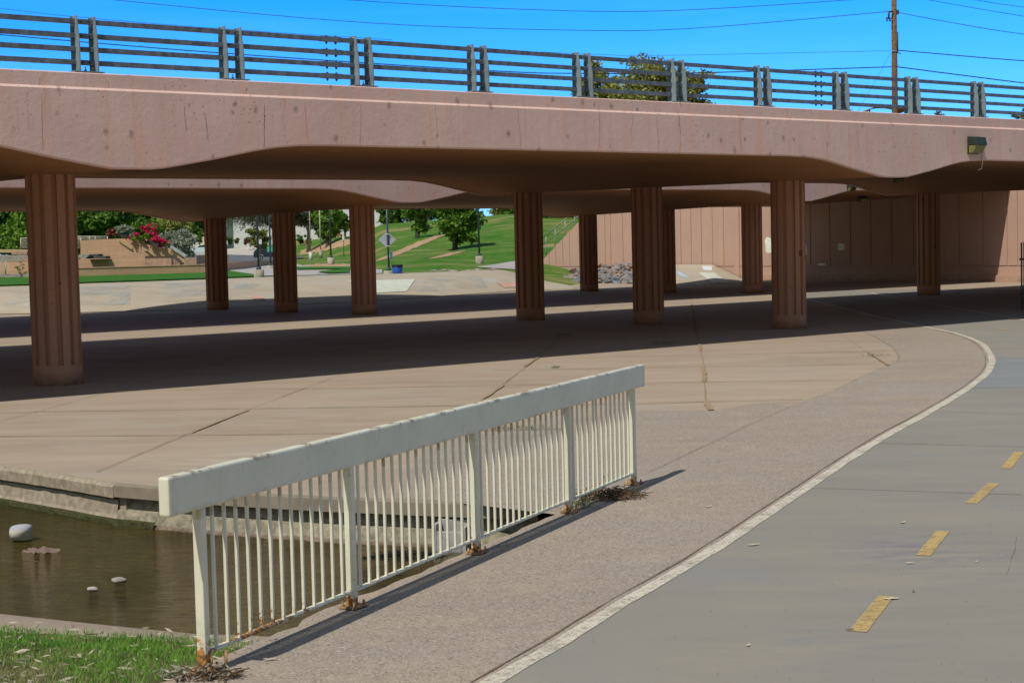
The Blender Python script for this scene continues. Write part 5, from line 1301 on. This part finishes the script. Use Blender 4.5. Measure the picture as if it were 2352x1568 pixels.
T_(-60, 580, 125, 410, 190, .0, 9000, .26, m_leaf_dk, 'dark tree cut by the left edge of the photo', 15, tr=.35)
T_(390, 562, 150, 490, 110, .15, 5200, .16, m_leaf_olive, 'open branchy tree in front of the cream building', 16, tr=.12)
T_(456, 548, 230, 492, 60, .1, 4500, .26, m_leaf_dk, 'dark round tree against the cream building', 17, tr=.2)
T_(903, 540, 205, 460, 80, .0, 7500, .26, m_leaf_dk, 'dense dark bush-like tree beside the grey house', 19, tr=.2)
SG = 'trees and shrubs of the park'
for i_, (x_, y0_, w_) in enumerate([(-20, 545, 90), (40, 540, 80), (100, 538, 90), (165, 535, 90), (225, 530, 100), (290, 532, 80)]):
    bush(x_, y0_, 592, w_, 132, [m_leaf_dk, m_leaf_md][i_ % 2], ['dark undergrowth at the left edge below the trees', 'green undergrowth behind the pale lamp drum', 'dark undergrowth hidden behind the nearest column', 'green undergrowth just right of the nearest column', 'dark undergrowth behind the bar fence', 'green undergrowth behind the silvery shrub'][i_], 4200, .17, seed=50+i_)
bush(286, 513, 552, 50, 93, m_leaf_grey, 'silvery shrub just left of the crimson bougainvillea', 1500, .09, seed=1)
bush(402, 524, 596, 105, 94, m_leaf_grey, 'large rounded silvery shrub right of the bougainvillea', 9000, .09, seed=2)
bush(256, 523, 552, 34, 97, m_redleaf, 'small red-leaved shrub above the tan stepped wall', 900, .09, seed=3)
bush(334, 508, 560, 80, 96, m_leaf_dk, 'dark green shrub behind the bougainvillea', 4200, .1, seed=4)
bush(462, 530, 545, 14, 190, m_leaf_md, 'small bright green shrub on the left street corner', 500, .18, seed=5)
bush(458, 544, 561, 20, 180, m_leaf_dk, 'clipped dark shrub beside the pale diamond sign', 700, .16, seed=6)
bush(436, 538, 549, 18, 200, m_leaf_dk, 'low dark clipped hedge by the cream building', 600, .16, seed=7)
bush(500, 540, 566, 40, 240, m_leaf_dk, 'dark hedge beside the dark column at the street bend', 1200, .2, seed=61)
bush(575, 540, 566, 40, 250, m_leaf_mesq, 'dusty hedge beneath the drooping mesquite', 1400, .2, seed=62)
bush(528, 543, 562, 22, 230, m_leaf_dk, 'dark shrub at the far street bend', 600, .2, seed=8)
bush(545, 545, 560, 16, 235, m_leaf_olive, 'olive shrub at the far street bend', 400, .2, seed=9)
bush(563, 548, 562, 14, 235, m_redleaf, 'reddish shrub at the far street bend', 400, .2, seed=21)
bush(780, 535, 548, 18, 200, m_orange, 'orange flowering shrub at the foot of the leafy tree', 500, .12, seed=10)
bush(690, 540, 560, 26, 215, m_leaf_dk, 'dark shrub above the white car', 900, .18, seed=11)
bush(708, 545, 560, 18, 212, m_leaf_olive, 'second clipped shrub above the white car', 600, .18, seed=12)
def bougain():
    Y = 90.5; o = wy(335, 552, Y); root = empty('bougainvillea', o, 0, 'crimson bougainvillea spilling over the stepped wall', 'shrub', SG); s = Y/FPX
    bl = [((x-335)*s, dy, (552-y)*s, r_*s, .5, r_*s*.7) for x, y, r_, dy in [(315, 543, 12, 0), (328, 528, 10, .3), (345, 540, 12, 0), (355, 532, 9, .2), (362, 552, 10, -.2), (372, 560, 8, -.3), (340, 520, 10, .5), (303, 545, 8, 0), (378, 557, 5, -.2), (350, 523, 9, .4)]]
    leaves('green_leaves', bl, 1500, .075, m_leaf_md, root, 3); leaves('flowers', bl, 2300, .075, m_flower, root, 4, .8)
    mb = MB(); r = random.Random(1)
    for b in bl: mb.tube([(0, .5, -.2), (b[0]*.6, .3, b[2]*.7+.1), b[:3]], [.03, .02, .008], 4)
    for x in (318, 324, 330): q = ((x-335)*s, -.15, -.1); mb.tube([q, (q[0]+.05, -.18, -.35)], .012, 4)
    mb.build('stems', m_bark, root)
bougain()
sap = tree(onterr(49, 649) or wy(49, 649, 80), 1.15, .62, .75, .28, 170, .045, m_leaf_olive, 'tiny sparse sapling on the turf left of the nearest column', name='sapling', tr=.018, seed=22, bark=m_barkl, limbs=9)
# big trees seen over the bridge
T_(1498, 560, 120, 108, 270, .42, 19000, .2, m_leaf_olive, 'tall olive-green eucalyptus rising above the bridge railing', 41, tr=.35, limbs=9)
T_(1388, 560, 128, 122, 120, .5, 7500, .2, m_leaf_olive, 'smaller eucalyptus crown left of the tallest one over the railing', 42, tr=.3)
T_(1596, 560, 123, 150, 120, .5, 6000, .2, m_leaf_olive, 'right-hand fading eucalyptus crown over the railing', 43, tr=.3)
T_(2165, 540, 100, 250, 80, .7, 500, .12, m_leaf_mesq, 'thin treetop just showing over the parapet right of the pole', 44, tr=.1)
T_(2350, 540, 95, 225, 50, .6, 420, .12, m_leaf_mesq, 'sparse twiggy treetop at the right edge over the railing', 45, tr=.1)

# ================================================================= UTILITY POLE AND WIRES
def utility():
    Y = 102; b = Vector((wy(2055, 300, Y).x, Y, 0)); root = empty('utility_pole', b, 0, 'brown wooden utility pole rising behind the bridge railing', 'pole')
    top = wy(2053, -60, Y)-b; MB().tube([(0, 0, -1), (top.x*.5, 0, top.z*.5), top], [.215, .19, .155], 14).build('pole_shaft', m_wood, root)
    def q(x, y, d=0): return wy(x, y, Y+d)-b
    mb = MB(); mb.tube([q(2051, 27, -.2), q(2042, 27, -.3)], .05, 6); mb.tube([q(2042, 27, -.3), q(2041, 45, -.3)], [.07, .05], 8); mb.tube([q(2035, 41, -.3), q(2050, 43, -.2)], .03, 6); mb.tube([q(2038, 50, -.3), q(2036, 41, -.3)], .045, 8); mb.tube([q(2045, 50, -.3), q(2043, 43, -.3)], .05, 8)
    mb.build('insulator_bracket', m_bolt, root)
    MB().tube([q(2062, 74, -.2), q(2062, 118, -.2)], .035, 6).build('riser_conduit', m_bolt, root); MB().box(q(2058, 74).x, q(2063, 74).x, -.26, -.15, q(0, 84).z, q(0, 74).z).build('junction_box', m_bolt, root)
    mb = MB(); mb.tube([q(2048, 118, -.18), q(2063, 118, -.18)], .04, 6); mb.tube([q(2060, 120, -.1), q(2069, 124, -.1)], [.05, .03], 6); mb.build('cable_clamp', m_steel, root)
    for z in (86, 94, 150, 170, 200, 225): p = q(2055, z); MB().tube([(p.x-.22, -.05, p.z), (p.x+.22, -.05, p.z)], .015, 5).build('climbing_step', m_bolt, root)
    def wire(pts, r_, m, lab):
        sm = smooth(pts, 8); p = [wy(v.x, v.y, Y) for v in sm]; tag(MB().tube(p, r_, 5, False).build('overhead_wire', m), lab, 'wire', 'overhead wires')
    wire([(-200, -52), (259, 0), (847, 53), (1328, 70), (1599, 65), (2041, 27)], .021, m_wire, 'thin wire sagging from the pole bracket to the top left corner')
    wire([(500, -25), (795, 0), (1150, 20), (1505, 26), (1955, 0), (2150, -20)], .021, m_wire, 'highest thin wire along the top of the photo')
    wire([(900, 105), (1365, 125), (1505, 128), (2046, 117)], .012, m_wire, 'faint wire meeting the pole from the left below the bracket')
    wire([(-200, 58), (0, 80), (504, 122), (1130, 163), (1343, 169), (1595, 168), (2048, 154)], .032, m_wirethick, 'thick black cable passing behind the railing left of the pole')
    wire([(-200, 0), (0, 20), (162, 38), (500, 66), (900, 92)], .014, m_wire, 'faint wire in the top left corner above the railing')
    wire([(2061, 29), (2200, 55), (2352, 79), (2700, 120)], .021, m_wire, 'thin wire leaving the bracket to the right')
    wire([(2050, -14), (2131, 0), (2352, 38), (2700, 90)], .018, m_wire, 'thin wire crossing the top right corner, lower one')
    wire([(2100, -25), (2239, 0), (2352, 17), (2700, 60)], .018, m_wire, 'thin wire in the extreme top right corner')
    wire([(2063, 116), (2120, 121), (2352, 140), (2700, 160)], .032, m_wire, 'thick bluish cable leaving the clamp to the right')
    wire([(2061, 154), (2200, 172), (2352, 191), (2700, 232)], .034, m_wirethick, 'thick black cable running right from the pole')
    wire([(2046, 122), (2010, 187), (1973, 252), (1930, 330)], .009, m_wire, 'very thin guy wire slanting down left of the pole')
utility()
def arch():
    Y = 108; b = wy(2040, 258, Y); root = empty('arched_shelter', (b.x, Y, 0), 0, 'brown arched roof just visible over the parapet at the pole', 'shelter'); s = Y/FPX; mb = MB(); n = 16; vs = []
    zt = wy(2040, 240, Y).z; w_ = 52*s
    for k in range(n+1):
        a = math.pi*(.12+.76*k/n); x = -math.cos(a)*w_*.95; z = zt-.6+math.sin(a)*.6
        vs += [(x, 0, z), (x, 0, z-.06), (x, 2.5, z-.06), (x, 2.5, z)]
    fs = [(4*k+j, 4*k+(j+1) % 4, 4*k+4+(j+1) % 4, 4*k+4+j) for k in range(n) for j in range(4)]; mb.add(vs, fs); mb.build('roof', m_wood, root)
    for x in (-w_*.8, w_*.8):
        for y in (.1, 2.3): MB().tube([(x, y, 0), (x, y, zt-.3)], .06, 6).build('post', m_wood, root)
arch()

# ================================================================= WALL LIGHTS
def walllight(p, rz, w_, h_, label, conduit=False):
    root = empty('wall_light', p, rz, label, 'wall light', 'boxy lights on the bridges')
    # local: -y faces outwards
    MB().box(-w_/2, w_/2, -.03, .0, -h_/2, h_/2).build('back_box', m_lampgreen, root, .006)
    y0, y1 = -.032, -.19*w_/.3
    MB().add([(-w_/2, y0, h_/2), (w_/2, y0, h_/2), (w_/2, y0, 0), (-w_/2, y0, 0), (-w_/2*.96, y1*.8, h_/2*.9), (w_/2*.96, y1*.8, h_/2*.9), (w_/2*.98, y1, 0), (-w_/2*.98, y1, 0)],
        [(0, 1, 2, 3), (7, 6, 5, 4), (0, 4, 5, 1), (1, 5, 6, 2), (2, 6, 7, 3), (3, 7, 4, 0)]).build('hood', m_lampgreen, root, .006)
    MB().add([(-w_/2*.95, y0, -.004), (w_/2*.95, y0, -.004), (w_/2*.9, y0, -h_/2*.92), (-w_/2*.9, y0, -h_/2*.92), (-w_/2*.93, y1*.95, -.004), (w_/2*.93, y1*.95, -.004), (w_/2*.85, y1*.55, -h_/2*.92), (-w_/2*.85, y1*.55, -h_/2*.92)],
        [(0, 1, 2, 3), (7, 6, 5, 4), (0, 4, 5, 1), (1, 5, 6, 2), (2, 6, 7, 3), (3, 7, 4, 0)]).build('lens', m_lens, root, .006)
    if conduit:
        MB().tube([(w_/2, -.03, .05), (w_/2+.10, -.03, .055), (w_/2+.125, -.03, .03), (w_/2+.125, -.03, -h_), (w_/2+.09, -.03, -h_*1.35), (w_/2-.05, -.03, -h_*1.42)], .012, 6).build('conduit', m_conduit, root)
    return root
p = atp(2234, 334, A0+NV*3.142, NV); walllight(p, TH, .42, .40, 'dark green wall light with yellowed lens on the bridge fascia at right', True)
p = wy(1952, 431, 58.5); walllight(p, TH, .34, .26, 'black boxy light under the nearer bridge, the left one of the hanging pair')
p = wy(1977, 457, 69.); walllight(p, TH, .38, .26, 'boxy light with yellow lens hanging lower, right of the other under the bridges')
p = wy(2059, 412.5, 46.); walllight(p, TH, .28, .2, 'yellowish light peeping below the scalloped fascia at right')

# ================================================================= CHAIN-LINK FENCE END
def chain():
    b = atz(2347, 712); root = empty('chain_link_fence', b, .12, 'dark chain-link fence end at the right edge of the photo', 'fence'); H = 1.86
    for x, hh in ((0, H), (.075, H+.01), (2.4, H)): MB().tube([(x, 0, 0), (x, 0, hh)], .024, 8).build('post', m_chain, root)
    for z in (.08, H-.03): MB().tube([(.075, 0, z), (2.4, 0, z)], .018, 6).build('rail', m_chain, root)
    mb = MB(); 
    for k in range(-40, 60):
        x0 = .08+k*.055; 
        for sg in (1, -1):
            a = Vector((x0, .0+sg*.003, .1)); e = Vector((x0+sg*(H-.15), sg*.003, H-.05)); lo, hi = .08, 2.4
            t0, t1 = 0, 1
            dx = e.x-a.x
            ta, tb = (lo-a.x)/dx, (hi-a.x)/dx
            if ta > tb: ta, tb = tb, ta
            t0, t1 = max(0, ta), min(1, tb)
            if t1 > t0+.02: mb.tube([a.lerp(e, t0), a.lerp(e, t1)], .0022, 3, False)
    mb.build('mesh', m_chain, root, fix=False)
    for z in (.45, 1.4): MB().tube([(-.06, 0, z), (.1, 0, z)], .03, 6).build('hinge', m_bolt, root)
chain()
